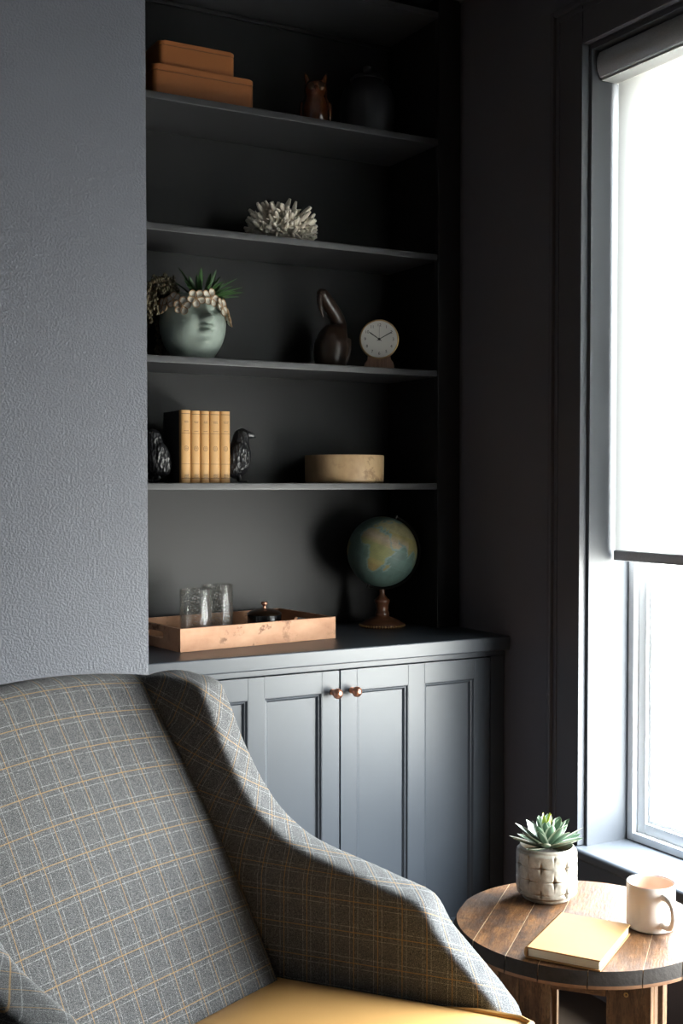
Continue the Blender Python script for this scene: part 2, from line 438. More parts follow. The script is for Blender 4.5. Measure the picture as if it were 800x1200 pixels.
b.box(XW, 2.27, -2.2, WY0-g_, 0, ZC).box(XW, 2.27, WY1+g_, 3.26, 0, ZC)
b.box(XW, 2.27, WY0-g_, WY1+g_, 0, WZ0-.031).box(XW, 2.27, WY0-g_, WY1+g_, WZ1+g_, ZC)
struct(b.build('wall_right', WALLR), 'charcoal window wall')
struct(MB().box(XW-.014, XW, 2.53, YC, 0, .13, .004).build('baseboard_right', TRIMP))

# window casing: flat board, raised back band, small inner bead
CI, CO = 2.394, 2.512         # casing inner and outer edge
ZI, ZO = 2.454, 2.566
tr = bpy.data.objects.new('trim_1', None); C.objects.link(tr); struct(tr, 'charcoal window casing')
def casing_side(y0, y1, s, z0, z1):
    m = MB(); lo, hi = min(y0, y1), max(y0, y1)
    m.box(XW-.020, XW-.0005, lo, hi, z0, z1, .003)
    return m
casing_side(CI+.0018, CO-.012, 1, WZ0+.002, ZO-.012).build('side_casing', CASEP, tr)
casing_side(WY0-.014, WY0-.120, 1, WZ0+.002, ZO-.012).build('side_casing', CASEP, tr)
MB().box(XW-.020, XW-.0005, WY0-.014, CI, ZI, ZO-.012, .003).build('head_casing', CASEP, tr)
m = MB(); m.box(XW-.030, XW-.0005, CO-.012, CO+.004, WZ0+.002, ZO+.004, .004); m.box(XW-.030, XW-.0005, WY0-.132, CO-.012, ZO-.012, ZO+.004, .004)
m.box(XW-.030, XW-.0005, WY0-.136, WY0-.120, WZ0+.002, ZO-.012, .004)
m.build('back_band', CASEP, tr)
m = MB(); m.box(XW-.023, XW-.019, CO-.030, CO-.024, WZ0+.002, ZO-.024, .0015); m.box(XW-.023, XW-.019, WY0-.1, CO-.03, ZO-.030, ZO-.024, .0015); m.build('moulding_bead', CASEP, tr)
MB().box(XW-.024, XW-.0005, CI-.0035, CI+.0015, WZ0+.002, ZI, .002).build('inner_bead', TRIMP, tr)
# jamb lining
jm = MB(); jm.box(XW-.0003, 2.262, WY1-.0, WY1+.012, WZ0, WZ1+.012).box(XW, 2.262, WY0-.012, WY0, WZ0, WZ1+.012).box(XW, 2.262, WY0, WY1, WZ1, WZ1+.012)
struct(jm.build('trim_2', TRIMP), 'painted window jamb lining')
# sill and apron
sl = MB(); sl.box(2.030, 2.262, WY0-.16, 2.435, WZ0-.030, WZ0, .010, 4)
sl_o = struct(sl.build('trim_3', mat('lit_sill_paint', (.082, .089, .101), .5, var=.04)), 'deep painted window sill')  # trim paint, lightened to hold the window's glow on the sill
m = MB(); m.box(XW-.020, XW-.0005, WY0-.13, 2.415, .285, WZ0-.0305, .003); m.box(XW-.028, XW-.0005, WY0-.13, 2.420, .262, .285, .006)
struct(m.build('trim_4', TRIMP), 'apron moulding below the window sill')

# window unit
wn_ = bpy.data.objects.new('window_1', None); C.objects.link(wn_); struct(wn_, 'tall white framed window')
def frame(y0, y1, z0, z1, x0, x1, wd, bev=.003):
    m = MB(); m.box(x0, x1, y0, y0+wd, z0, z1, bev).box(x0, x1, y1-wd, y1, z0, z1, bev).box(x0, x1, y0+wd, y1-wd, z0, z0+wd, bev).box(x0, x1, y0+wd, y1-wd, z1-wd, z1, bev)
    return m
frame(WY0+.001, WY1-.001, WZ0+.001, WZ1-.001, 2.205, 2.262, .022).build('window_frame', VINYL, wn_)
frame(WY0+.022, WY1-.022, WZ0+.022, WZ1-.022, 2.222, 2.255, .030, .004).build('sash', VINYL, wn_)
frame(WY0+.052, WY1-.052, WZ0+.052, WZ1-.052, 2.232, 2.250, .010, .003).build('glazing_bead', VINYL, wn_)
MB().box(2.240, 2.244, WY0+.058, WY1-.058, WZ0+.058, WZ1-.058).build('pane', PANE, wn_)

# roller shade
rs = thing('roller_shade', 'white translucent roller shade pulled halfway down the window', 'shade', (2.15, (WY0+WY1)/2, 2.40))
def L_(p): return (p[0]-2.15, p[1]-(WY0+WY1)/2, p[2]-2.40)
hy = (WY1-WY0)/2
prof = [(2.165, 2.4385), (2.100, 2.4385), (2.090, 2.434), (2.083, 2.420), (2.081, 2.402), (2.084, 2.385), (2.092, 2.371), (2.100, 2.368), (2.165, 2.3665)]
poly = [(x-2.15, z-2.40) for x, z in prof]
Mx = Matrix(((1, 0, 0, 0), (0, 0, 1, -hy+.004), (0, 1, 0, 0), (0, 0, 0, 1)))
MB().prism(poly, 2*hy-.0085, Mx).build('cassette', SHADEGREY, rs, 30)
MB().box(-.052, .014, -hy+.004, hy-.0045, -.0365, -.0335).build('cassette_lower_edge', SHADEEDGE, rs)
MB().box(-.0005, .0005, -hy+.012, hy-.011, 1.155-2.40, -.037).build('shade_fabric', FABRIC, rs)['label'] = 'white translucent woven fabric'
MB().box(-.006, .006, -hy+.010, hy-.008, 1.130-2.40, 1.157-2.40, .004, 3).build('hem_bar', SHADEGREY, rs)['label'] = 'grey cloth wrapped hem bar'

# ------------------------------------------------------------------ bookcase
bk = thing('bookcase', 'tall dark built-in bookcase with open shelves in the alcove', 'bookcase', (XL, YF, .901))
def B(x0, x1, y0, y1, z0, z1, bev=.002): return MB().box(x0-XL, x1-XL, y0-YF, y1-YF, z0-.901, z1-.901, bev)
zt = ZC-.004
B(XL+.004, XW-.004, YB, YB+.02, .901, zt, 0).build('back_panel', PAINT, bk)
B(XL+.004, 1.012, YF, YF+.020, .901, zt).build('stile', PAINT, bk); B(1.982, 2.056, YF, YF+.020, .901, zt).build('stile', PAINT, bk)
B(2.0565, XW-.002, YF+.012, YF+.03, .901, zt, 0).build('filler_strip', PAINT, bk)
B(.994, 1.012, YF+.021, YB-.001, .901, zt, 0).build('side_panel', PAINT, bk); B(1.983, 2.000, YF+.021, YB-.001, .901, zt, 0).build('side_panel', PAINT, bk)
SHZ = [1.3325, 1.665, 2.006, 2.343]
for z in SHZ + [2.712]:
    B(1.013, 1.9815, YF+.001, YB-.001, z-.019, z, .0025).build('shelf', SHELFP, bk)
B(1.013, 1.9815, YB-.012, YB-.001, 2.680, 2.692, .002).build('shelf_cleat', PAINT, bk)

# ------------------------------------------------------------------ counter and base cabinet
ct = tag(MB().box(XL+.003, XW-.003, YK, YB+.02, .860, .900, .004, 3).build('countertop', CABP), 'long charcoal countertop carrying the tray and the globe', 'countertop')
cb = thing('base_cabinet', 'blue grey base cabinet with two panelled doors under the counter', 'cabinet', (XL, YC, 0))
def Bc(x0, x1, y0, y1, z0, z1, bev=.0015): return MB().box(x0-XL, x1-XL, y0-YC, y1-YC, z0, z1, bev)
Bc(XL+.02, XW-.02, YC+.024, YB, .04, .858, 0).build('carcass', CABP, cb)
Bc(XL+.004, XW-.004, YC, YC+.022, .8425, .859).build('top_rail', CABP, cb)
Bc(XL+.004, 1.038, YC, YC+.022, .04, .8420).build('stile', CABP, cb); Bc(2.018, XW-.004, YC, YC+.022, .04, .8420).build('stile', CABP, cb)
Bc(XL+.03, XW-.03, YC+.05, YC+.07, .002, .039).build('toe_kick', CABP, cb)
def door(x0, x1, pans, kx):
    zb, z1 = .045, .8395; y0, y1 = YC-.001, YC+.020
    pz0, pz1 = .100, .784
    m = MB(); xs = [x0] + [v for p in pans for v in p] + [x1]
    for i in range(0, len(xs), 2): m.box(xs[i]-XL, xs[i+1]-XL, y0-YC, y1-YC, zb, z1, .0012)
    for p in pans:
        m.box(p[0]-XL, p[1]-XL, y0-YC, y1-YC, pz1, z1, .0008); m.box(p[0]-XL, p[1]-XL, y0-YC, y1-YC, zb, pz0, .0008)
    d = m.build('door', CABP, cb)
    for p in pans:
        q = MB().box(p[0]-XL, p[1]-XL, .012, .018, pz0, pz1, 0)
        q.build('panel', CABP, d)
        g = MB(); rg = []     # mitred ogee: two slopes with a flat between
        for o_, dp in ((0, -.0006), (.0012, -.0006), (.0050, .0048), (.0078, .0052), (.0128, .0119)):
            rg.append([g.bm.verts.new((x_-XL, dp, z_)) for x_, z_ in ((p[0]+o_, pz0+o_), (p[1]-o_, pz0+o_), (p[1]-o_, pz1-o_), (p[0]+o_, pz1-o_))])
        for A_, B_ in zip(rg, rg[1:]):
            for q_ in range(4): g.bm.faces.new((A_[q_], A_[(q_+1) % 4], B_[(q_+1) % 4], B_[q_]))
        bmesh.ops.recalc_face_normals(g.bm, faces=g.bm.faces[:])
        if sum(f.normal.y for f in g.bm.faces) > 0: bmesh.ops.reverse_faces(g.bm, faces=g.bm.faces[:])
        g.build('panel_moulding', CABP, d, 10, keep=True)
    kp = [(0, -.0), (.0085, -.0), (.0085, .002), (.005, .004), (.0045, .012), (.0070, .016), (.0115, .020), (.0140, .026), (.0132, .032), (.0095, .037), (.004, .0395), (0, .040)]
    Mk = Matrix.Translation((kx-XL, -.0012, .784)) @ Matrix.Rotation(R(90), 4, 'X')
    MB().lathe(kp, 28, Mk).build('knob', COPPER, d, 60)['label'] = 'round copper knob'
    return d
door(1.530, 2.0145, [(1.580, 1.741), (1.794, 1.960)], 1.5640)
door(1.0415, 1.526, [(1.096, 1.262), (1.308, 1.474)], 1.5060)

# ------------------------------------------------------------------ armchair
ch = thing('armchair', 'grey plaid wing armchair with a tan leather seat', 'armchair', (.901, 1.816, 0), math.atan2(.426, .905))
ZS = .49
SPL = R(13); SPR = R(4)
prf = [(-.276, .495), (-.24, .500), (-.195, .493), (-.160, .484), (-.147, .460), (-.132, .426), (-.116, .388), (-.091, .339), (-.057, .287), (-.023, .252), (.01, .229), (.04, .215), (.076, .203), (.14, .185), (.202, .166), (.238, .156), (.258, .143), (.279, .104), (.302, .081), (.324, .058), (.368, .013), (.394, -.016), (.403, -.036), (.402, -.29), (-.04, -.29), (-.085, -.15), (-.13, .0), (-.215, .20), (-.30, .42), (-.31, .47), (-.298, .488)]
def spl(pts, k=3):
    out = []; n = len(pts)
    for i in range(n):
        p0, p1, p2, p3 = (Vector(pts[(i+j-1) % n]) for j in range(4))
        sharp = i >= 21 and i < 25
        for s in range(k):
            u = s/k
            if sharp: out.append(tuple(p1.lerp(p2, u))); continue
            q = .5*((2*p1) + (p2-p0)*u + (2*p0-5*p1+4*p2-p3)*u*u + (3*p1-p0-3*p2+p3)*u**3); out.append(tuple(q))
    return out
sp = spl(prf, 2)
TH = .085
def arm(sgn, u0, name_):
    # local frame: a-axis (forward, splayed), z up, w sideways
    SP_ = SPL if sgn > 0 else SPR
    ad = Vector((math.sin(SP_)*sgn, -math.cos(SP_), 0)); wd = Vector((math.cos(SP_)*sgn, math.sin(SP_), 0))
    o = Vector((u0, 0, ZS))
    M = Matrix(((ad.x, 0, wd.x, o.x), (ad.y, 0, wd.y, o.y), (0, 1, 0, o.z), (0, 0, 0, 1)))
    t0 = TH if sgn > 0 else TH*.9
    m = MB(); m.prism(sp, t0); bmesh.ops.triangulate(m.bm, faces=m.bm.faces[:])
    a_ = m.build(name_, PLAID, ch, 180)
    md = a_.modifiers.new('r', 'REMESH'); md.mode = 'VOXEL'; md.voxel_size = .0068; md.use_smooth_shade = True
    md = a_.modifiers.new('s', 'SMOOTH'); md.factor = .5; md.iterations = 26
    bpy.context.view_layer.update()
    me = bpy.data.meshes.new_from_object(a_.evaluated_get(bpy.context.evaluated_depsgraph_get()))
    a_.modifiers.clear(); a_.data = me
    uvl_ = me.uv_layers.new(name='UVMap')
    for lo in me.loops:
        c = me.vertices[lo.vertex_index].co
        an = R(24)*max(0, min(1, (c.y-.16)/.26)); x_, y_ = c.x + .17, c.y - .10
        uvl_.data[lo.index].uv = (x_*math.cos(an) - y_*math.sin(an) + c.z*.75, x_*math.sin(an) + y_*math.cos(an) + c.z*.5 + .011)
    me.transform(M)
    if M.determinant() < 0: me.flip_normals()
    me.polygons.foreach_set('use_smooth', [True]*len(me.polygons))
    t_ = TH if sgn > 0 else TH*.9
    pts = [M @ Vector((x, z, t_-.006)) for x, z in sp[:50]]
    # welt along the outer edge: pulled slightly inwards of the profile
    cpts = []
    for i, (x, z) in enumerate(sp[:48]):
        x0_, z0_ = sp[max(i-1, 0)]; x1_, z1_ = sp[i+1]; tx, tz = x1_-x0_, z1_-z0_; L = math.hypot(tx, tz) or 1
        nx, nz = tz/L, -tx/L
        cpts.append(M @ Vector((x + nx*.0072, z + nz*.0072, t_-.0072)))
    MB().tube(cpts, .0026, 6).build('welt', WELT, a_)
    return a_
W = .575
arm(1, 0.004, 'arm'); arm(-1, -W-.004, 'arm')
# back: rounded slab along the rake
tz = Vector((0, .2745, .4955)).normalized(); nb = Vector((0, -tz.z, tz.y))     # up the rake (local y is backwards) and out of the front
loop = []
TT = .108; top = .578; r_ = .05
for k in range(15): loop.append((-.06 + (top-r_+.06)*k/14, 0))
for k in range(1, 10):
    a = PI*k/10; loop.append((top-r_ + r_*math.sin(a), -TT/2 + TT/2*math.cos(a)))
for k in range(8): loop.append((top-r_ - (top-r_+.30)*k/7, -TT + (0 if k < 5 else 0)))
loop.append((-.30, -.04))
ln = [0]
for a, b_ in zip(loop, loop[1:]): ln.append(ln[-1] + math.hypot(b_[0]-a[0], b_[1]-a[1]))
nl = len(loop)-1; U0, U1 = -W+.0, -.0
def backf(s, q):
    i = min(int(round(q*nl)), nl); t_, d_ = loop[i]; u = U0 + (U1-U0)*s
    c = 1-(2*s-1)**2
    t_ += .030*c*max(0, t_/top)
    if d_ > -.05: d_ += .014*(1-(2*s-1)**4)*math.sin(PI*max(0, min(1, (t_+.06)/.64)))
    ed = max(0, abs(2*s-1)-.93)/.07
    if d_ > -.05: d_ -= .016*ed**2
    return Vector((u, 0, ZS)) + tz*t_ + nb*d_
m = MB(); gv = m.grid(backf, 40, nl, lambda s, q: ((U0+(U1-U0)*s) + .0185, ln[min(int(round(q*nl)), nl)] + .021))
bmesh.ops.contextual_create(m.bm, geom=gv[0]); bmesh.ops.contextual_create(m.bm, geom=gv[-1])
bmesh.ops.recalc_face_normals(m.bm, faces=m.bm.faces[:])
m.build('backrest', PLAID, ch, 60)
# seat cushion
def seatp(s, q, z=0):
    n_ = -.005 + .435*q
    ua, ub = -W - math.tan(SPR)*max(n_, 0) + .004, math.tan(SPL)*max(n_, 0) - .004
    return Vector((ua + (ub-ua)*s, -n_, ZS + z))
m = MB()
def topf(s, q):
    e_ = (1-(2*s-1)**6)*(1-(2*q-1)**6)
    return seatp(s, q, -.006 + .012*e_ + .012*(1-(2*s-1)**2)*(1-(2*q-1)**2))
gv = m.grid(topf, 28, 28)
ring = [gv[i][0] for i in range(28)] + [gv[28][j] for j in range(28)] + [gv[i][28] for i in range(28, 0, -1)] + [gv[0][j] for j in range(28, 0, -1)]
prev = ring; cen = seatp(.5, .5)
for dz, out in ((-.02, .006), (-.06, .008), (-.10, .006), (-.118, 0)):
    nx = []
    for v in ring:
        d = Vector((v.co.x-cen.x, v.co.y-cen.y, 0)).normalized(); fr = max(0, (-v.co.y-.38)/.05)
        nx.append(m.bm.verts.new(Vector((v.co.x, v.co.y, ZS-.006+dz)) + d*out*min(1, fr)))
    for i in range(len(ring)):
        j = (i+1) % len(ring); m.bm.faces.new((prev[i], prev[j], nx[j], nx[i]))
    prev = nx
m.bm.faces.new(prev); bmesh.ops.recalc_face_normals(m.bm, faces=m.bm.faces[:])
cu = m.build('seat_cushion', LEATHER, ch, 60); cu['label'] = 'tan leather seat cushion'
edge = [seatp(1, q/20, -.004 - .018*max(0, 1-(q-9)/7)) for q in range(9, 20)] + [seatp(1-.0, 1, -.004) + Vector((-.012, -.002, 0))] + [seatp(1-s/24, 1, -.004) + Vector((0, -.003, 0)) for s in range(2, 23)] + [seatp(0, 1-q/20, -.004 - .018*max(0, (q-4)/7)) for q in range(1, 12)]
MB().tube(edge, .0052, 8).build('piping', LEATHERP, cu)
MB().tube([p + Vector((0, 0, -.105)) for p in edge], .0048, 8).build('piping', LEATHERP, cu)
MB().box(-W+.01, -.01, -.38, .0, .205, .362, .01).build('seat_frame', PLAID, ch)
for (u, n_) in ((.075, .36), (-W-.075, .36), (.03, -.02), (-W-.03, -.02)):
    m = MB(); m.lathe([(0, 0), (.012, 0), (.014, .004), (.024, .198), (0, .198)], 14, Matrix.Translation((u, -n_, .002))); m.build('leg', LEGWOOD, ch)

# ------------------------------------------------------------------ barrel-head side table
TX, TY, TZ = 1.513, 1.755, .490
GA = R(41)
tb = thing('side_table', 'round side table of reclaimed barrel planks beside the armchair', 'table', (TX, TY, 0), GA)
R1, R2 = .2385, .2465
seams = [-.246, -.197, -.135, -.046, .040, .102, .173, .246]
for p0, p1 in zip(seams, seams[1:]):
    m = MB(); k = 14; g = .0008; rows = []
    for i in range(k+1):
        p = p0+g + (p1-p0-2*g)*i/k
        d1 = math.sqrt(max(R1*R1-p*p, 0)); d2 = math.sqrt(max(R2*R2-p*p, 1e-8))
        zt_ = TZ - (.0225*(abs(p)-R1)/(R2-R1) if abs(p) > R1 else 0)
        rows.append([m.bm.verts.new(v) for v in ((-d2, p, TZ-.0285), (-d2, p, TZ-.0225), (-d1, p, zt_), (d1, p, zt_), (d2, p, TZ-.0225), (d2, p, TZ-.0285))])
    for A, B_ in zip(rows, rows[1:]):
        for j in range(6):
            f = m.bm.faces.new((A[j], A[(j+1) % 6], B_[(j+1) % 6], B_[j])); f.material_index = (2, 1, 0, 1, 2, 0)[j]
    m.bm.faces.new(rows[0]); m.bm.faces.new(rows[-1][::-1])
    bmesh.ops.remove_doubles(m.bm, verts=m.bm.verts[:], dist=1e-5)
    bmesh.ops.recalc_face_normals(m.bm, faces=m.bm.faces[:])
    m.build('plank', [OAK, CHAR, OAKEDGE], tb, 20)
for p in seams[1:-1]:
    d1 = math.sqrt(R1*R1-p*p); MB().box(-d1, d1, p-.0007, p+.0007, TZ-.020, TZ-.0004).build('seam_strip', REED, tb)
# square base of upright boards under aprons
FA = math.atan2(-.766, .643) - GA
bs = Matrix.Rotation(FA, 4, 'Z'); bs = Matrix.Translation(Matrix.Rotation(-GA, 3, 'Z') @ Vector((0, 0, 0))) @ bs
hb = .147; tk = .020
for s in range(4):
    Q = bs @ Matrix.Rotation(R(90*s), 4, 'Z')     # this side faces local -y
    def bd(nm, x0, x1, z0, z1, dy=0): 
        o = MB().box(x0, x1, -hb+dy, -hb+tk+dy, z0, z1, .0015).build(nm, OAKB, tb); o.matrix_local = Q @ Matrix.Identity(4); return o
    def vb(nm, x0, x1, z0, z1, dy=0):             # vertical grain: turn the board so that its length is local x
        o = MB().box(z0, z1, x0, x1, -tk, 0, .0015).build(nm, OAKB, tb)
        Rm = Matrix(((0, 1, 0, 0), (0, 0, 1, -hb+tk+dy), (1, 0, 0, 0), (0, 0, 0, 1))); o.matrix_local = Q @ Rm; return o
    vb('leg', -hb+tk+.001, -hb+.058, .002, TZ-.0305, .001); vb('leg', -hb+.0585, -hb+.116, .002, TZ-.0300); vb('leg', hb-.078, hb, .002, TZ-.0300)
    ap = bd('apron', -hb+.1165, hb-.0785, TZ-.078, TZ-.0300, .001)
    for bx, bz in ((hb-.073, TZ-.050), (hb-.043, TZ-.068)):
        m = MB(); m.lathe([(.0018, 0), (.0042, 0), (.0042, .002), (.0022, .0022), (.0018, .001), (.0018, 0)], 14, Q @ Matrix.Translation((bx, -hb-.0, bz)) @ Matrix.Rotation(R(90), 4, 'X')); m.build('screw', BRASS, tb)

# ------------------------------------------------------------------ things on the side table
def leafmesh(mb, L, Wd, th, curl, M, fold=.25, nl_=8, tip=1.):
    """thick pointed leaf along +x, face up; closed top and bottom"""
    def prof_(s): return Wd*(.55 + .9*s - .2*s*s)*(1-s**3.2)**.8 * .72
    def f(sgn):
        def g(a, b):
            s = b; y = (a-.5)*2; w_ = prof_(s)
            z = curl*L*s*s + fold*w_*abs(y)**1.5 + sgn*th*(1-y*y)*(1-s)**.5*(1 if sgn < 0 else .15)
            return M @ Vector((L*s, w_*y, z))
        return g
    mb.grid(f(1), 6, nl_); mb.grid(f(-1), 6, nl_)
    bmesh.ops.remove_doubles(mb.bm, verts=mb.bm.verts[:], dist=1e-6)

# embossed pot with succulent
PX, PY = 1.540, 1.893
sp_ = thing('potted_succulent', 'green succulent with pale leaf edges in a cream embossed pot', 'plant', (PX, PY, TZ+.0004))
def embo(p, a):
    z = p.z; r = math.hypot(p.x, p.y)
    if .010 < z < .100 and r > .054:
        nA = 7; d = 0; q_ = .0274
        for row in range(-1, 5):
            zc = .0215 + row*.0265
            off = (row % 2)*.5
            q = (a/(2*PI)*nA + off + .22) % 1.0 - .5
            du = abs(q)*2*PI/nA*.061; dv = abs(z-zc)
            av = max(0, 1-dv/.0235)**.8*math.exp(-(du/(.0007+.0026*max(0, 1-dv/.012)**1.5))**2)*(.35+.65*max(0, 1-dv/.014))
            ah = max(0, 1-du/.0235)**.8*math.exp(-(dv/(.0006+.0020*max(0, 1-du/.012)**1.5))**2)*(.30+.70*max(0, 1-du/.014))
            d = max(d, av, ah)
        k = 1 - (.0078*d + .0008*noise.noise(p*90))*min(1, (z-.010)/.006)*min(1, max(0, (.100-z)/.006))/r
        return Vector((p.x*k, p.y*k, z))
    return p
pp = [(0, 0), (.044, 0), (.048, .002), (.0495, .006), (.0500, .009), (.0565, .0125)]
pp += [(.0605 + .0010*math.sin(PI*i/56), .0145 + .0815*i/56) for i in range(57)]
pp += [(.0600, .0985), (.0560, .1010), (.0545, .1035), (.0545, .1065), (.0530, .108), (.0505, .1065), (.0500, .100), (.0490, .085), (0, .085)]
MB().lathe(pp, 220, Matrix.Identity(4), disp=embo).build('planter', POTGLAZE, sp_, 60)['label'] = 'cream glazed pot embossed with stars'
MB().lathe([(0, .0885), (.046, .0885), (.0475, .086)], 30).build('soil', mat('dark_potting_soil', (.03, .02, .014), .9, var=.5, scale=90, bmp=.8, bscale=150), sp_)
rr = random.Random(3)
for cnt, el, L0, W0, hh, jit in ((12, 11, .076, .0175, .102, 7), (11, 30, .073, .0165, .103, 7), (9, 50, .064, .0150, .104, 7), (7, 68, .056, .0130, .105, 6)):
    for i in range(cnt):
        az = 2*PI*(i + rr.uniform(-.2, .2))/cnt + el*.7; e_ = R(el + rr.uniform(-jit, jit))
        M = Matrix.Translation((0, 0, hh)) @ Matrix.Rotation(az, 4, 'Z') @ Matrix.Rotation(-e_, 4, 'Y') @ Matrix.Rotation(rr.uniform(-.25, .25), 4, 'X') @ Matrix.Translation((.006, 0, 0))
        m = MB(); leafmesh(m, L0*rr.uniform(.85, 1.1), W0*rr.uniform(1.02, 1.22), .003, .10, M)
        m.build('leaf', SUCC, sp_, 70)
for i in range(4):
    M = Matrix.Translation((.004*math.cos(i*1.6), .004*math.sin(i*1.6), .122)) @ Matrix.Rotation(i*1.57+.4, 4, 'Z') @ Matrix.Rotation(-R(80), 4, 'Y')
    m = MB(); leafmesh(m, .050, .0090, .002, .05, M); m.build('young_leaf', SUCCY, sp_, 70)['label'] = 'yellow green new leaf'

# mug
mg = thing('mug', 'blush stoneware mug with a looped handle on the side table', 'mug', (1.609, 1.669, TZ+.0004))
MB().lathe([(0, .0), (.040, 0), (.0435, .0015), (.0450, .006), (.0452, .080), (.0448, .0845), (.0440, .0860), (.0428, .0855), (.0420, .082)], 56).build('body', MUGM, mg, 60)
MB().lathe([(.0420, .082), (.0415, .010), (.038, .0055), (0, .0055)], 48).build('inside', MUGIN, mg, 60)['label'] = 'blush pink inner glaze'
ha = math.radians(90-193)
hd = Vector((math.cos(ha), math.sin(ha), 0))
hp = []
for i in range(19):
    t_ = i/18; a = PI*(t_-.5)
    hp.append(hd*(.0432 + .036*max(0, math.cos(a))**.55) + Vector((0, 0, .044 + .0265*math.sin(a)*-1)))
m = MB(); m.tube(hp, [.0052 + .002*abs(2*i/18-1)**3 for i in range(19)], 10); m.build('handle', MUGM, mg, 60)

# camel book
cbk = thing('book', 'camel cloth hardback book lying on the side table', 'book', (1.4275, 1.660, TZ+.0004), R(32.2))
lx, ly, bt = .097, .067, .0200
MB().box(-lx, lx, -ly, ly+.001, bt-.0028, bt, .0008).build('front_cover', CAMEL, cbk)
MB().box(-lx, lx, -ly, ly+.001, 0, .0028, .0008).build('back_cover', CAMEL, cbk)
m = MB(); m.prism([(ly-.002, .0), (ly+.0010, 0), (ly+.0034, .004), (ly+.0040, bt/2), (ly+.0034, bt-.004), (ly+.0010, bt), (ly-.002, bt)], 2*lx, Matrix(((0, 0, 1, -lx), (1, 0, 0, 0), (0, 1, 0, 0), (0, 0, 0, 1))))
m.build('spine', CAMEL, cbk, 60)
MB().box(-lx+.003, lx-.003, -ly+.003, ly-.0025, .0029, bt-.0029, 0).build('pages', PAGES, cbk)

# ------------------------------------------------------------------ tray with glasses and lidded pot, on the countertop
CT = .9004
TA = R(6.66); TL, TD = .4868, .285
ty = thing('serving_tray', 'burl wood serving tray with cut-out handles on the countertop', 'tray', (1.125, 2.843, CT), TA)
th_ = .0095; hT = .060
MB().box(th_, TL-th_, th_, TD-th_, .0, .008).build('tray_base', BURL, ty)
MB().box(0, TL, 0, th_, 0, hT, .0008).build('side_wall', BURL, ty); MB().box(0, TL, TD-th_, TD, 0, hT, .0008).build('side_wall', BURL, ty)
for x0 in (0, TL-th_):
    m = MB(); hw_, hz0, hz1 = .050, .026, .044; y0, y1 = th_+.0002, TD-th_-.0002; yc = TD/2
    rr_ = (hz1-hz0)/2; zc = (hz0+hz1)/2
    def arc(cy, a0, a1, n=8): return [(cy + rr_*math.cos(a0+(a1-a0)*i/n), zc + rr_*math.sin(a0+(a1-a0)*i/n)) for i in range(n+1)]
    Mh = Matrix(((0, 0, 1, x0), (1, 0, 0, 0), (0, 1, 0, 0), (0, 0, 0, 1)))
    right = arc(yc+hw_-rr_, -PI/2, PI/2); left = arc(yc-hw_+rr_, PI/2, 3*PI/2)
    m.prism([(y0, 0), (yc, 0), (yc, hz0)] + left[::-1][:0] + [p for p in left[::-1]] + [(yc, hz1), (yc, hT), (y0, hT)], th_, Mh)
    m.prism([(yc, 0), (y1, 0), (y1, hT), (yc, hT), (yc, hz1)] + right[::-1] + [(yc, hz0)], th_, Mh)
    m.build('handle_wall', BURL, ty)
for (nm, x, y, lab, hg) in (('drinking_glass', 1.212, 2.950, 'seeded glass tumbler on the tray, nearer to the textured wall', .142), ('drinking_glass', 1.300, 3.010, 'seeded glass tumbler on the tray, nearer to the lidded pot', .146)):
    g = MB(); r = .0425
    g.lathe([(0, 0), (r-.003, 0), (r-.0008, .002), (r, .006), (r, hg-.002), (r-.0012, hg), (r-.0026, hg-.002), (r-.0030, .016), (r-.006, .010), (0, .009)], 48)
    o = g.build(nm, SEEDED, None, 60, (x, y, CT+.0084)); tag(o, lab, 'glass', 'seeded tumblers on the tray')
lp = thing('lidded_pot', 'small black lidded pot with a brass knob on the tray', 'pot', (1.462, 3.052, CT+.0084))
MB().lathe([(0, 0), (.043, 0), (.047, .002), (.0485, .006), (.0485, .050), (.0475, .052), (.046, .050), (.045, .010), (0, .008)], 40).build('body', BLACKM, lp)
MB().lathe([(.0492, .0524), (.0496, .0545), (.044, .0590), (.030, .0645), (.012, .0680), (0, .069)], 40).build('lid', BRONZE, lp)
MB().lathe([(0, .0688), (.0050, .0688), (.0038, .0725), (.0045, .0765), (.0085, .0800), (.0095, .0835), (.0075, .0868), (0, .0880)], 24).build('knob', COPPER, lp, 60)

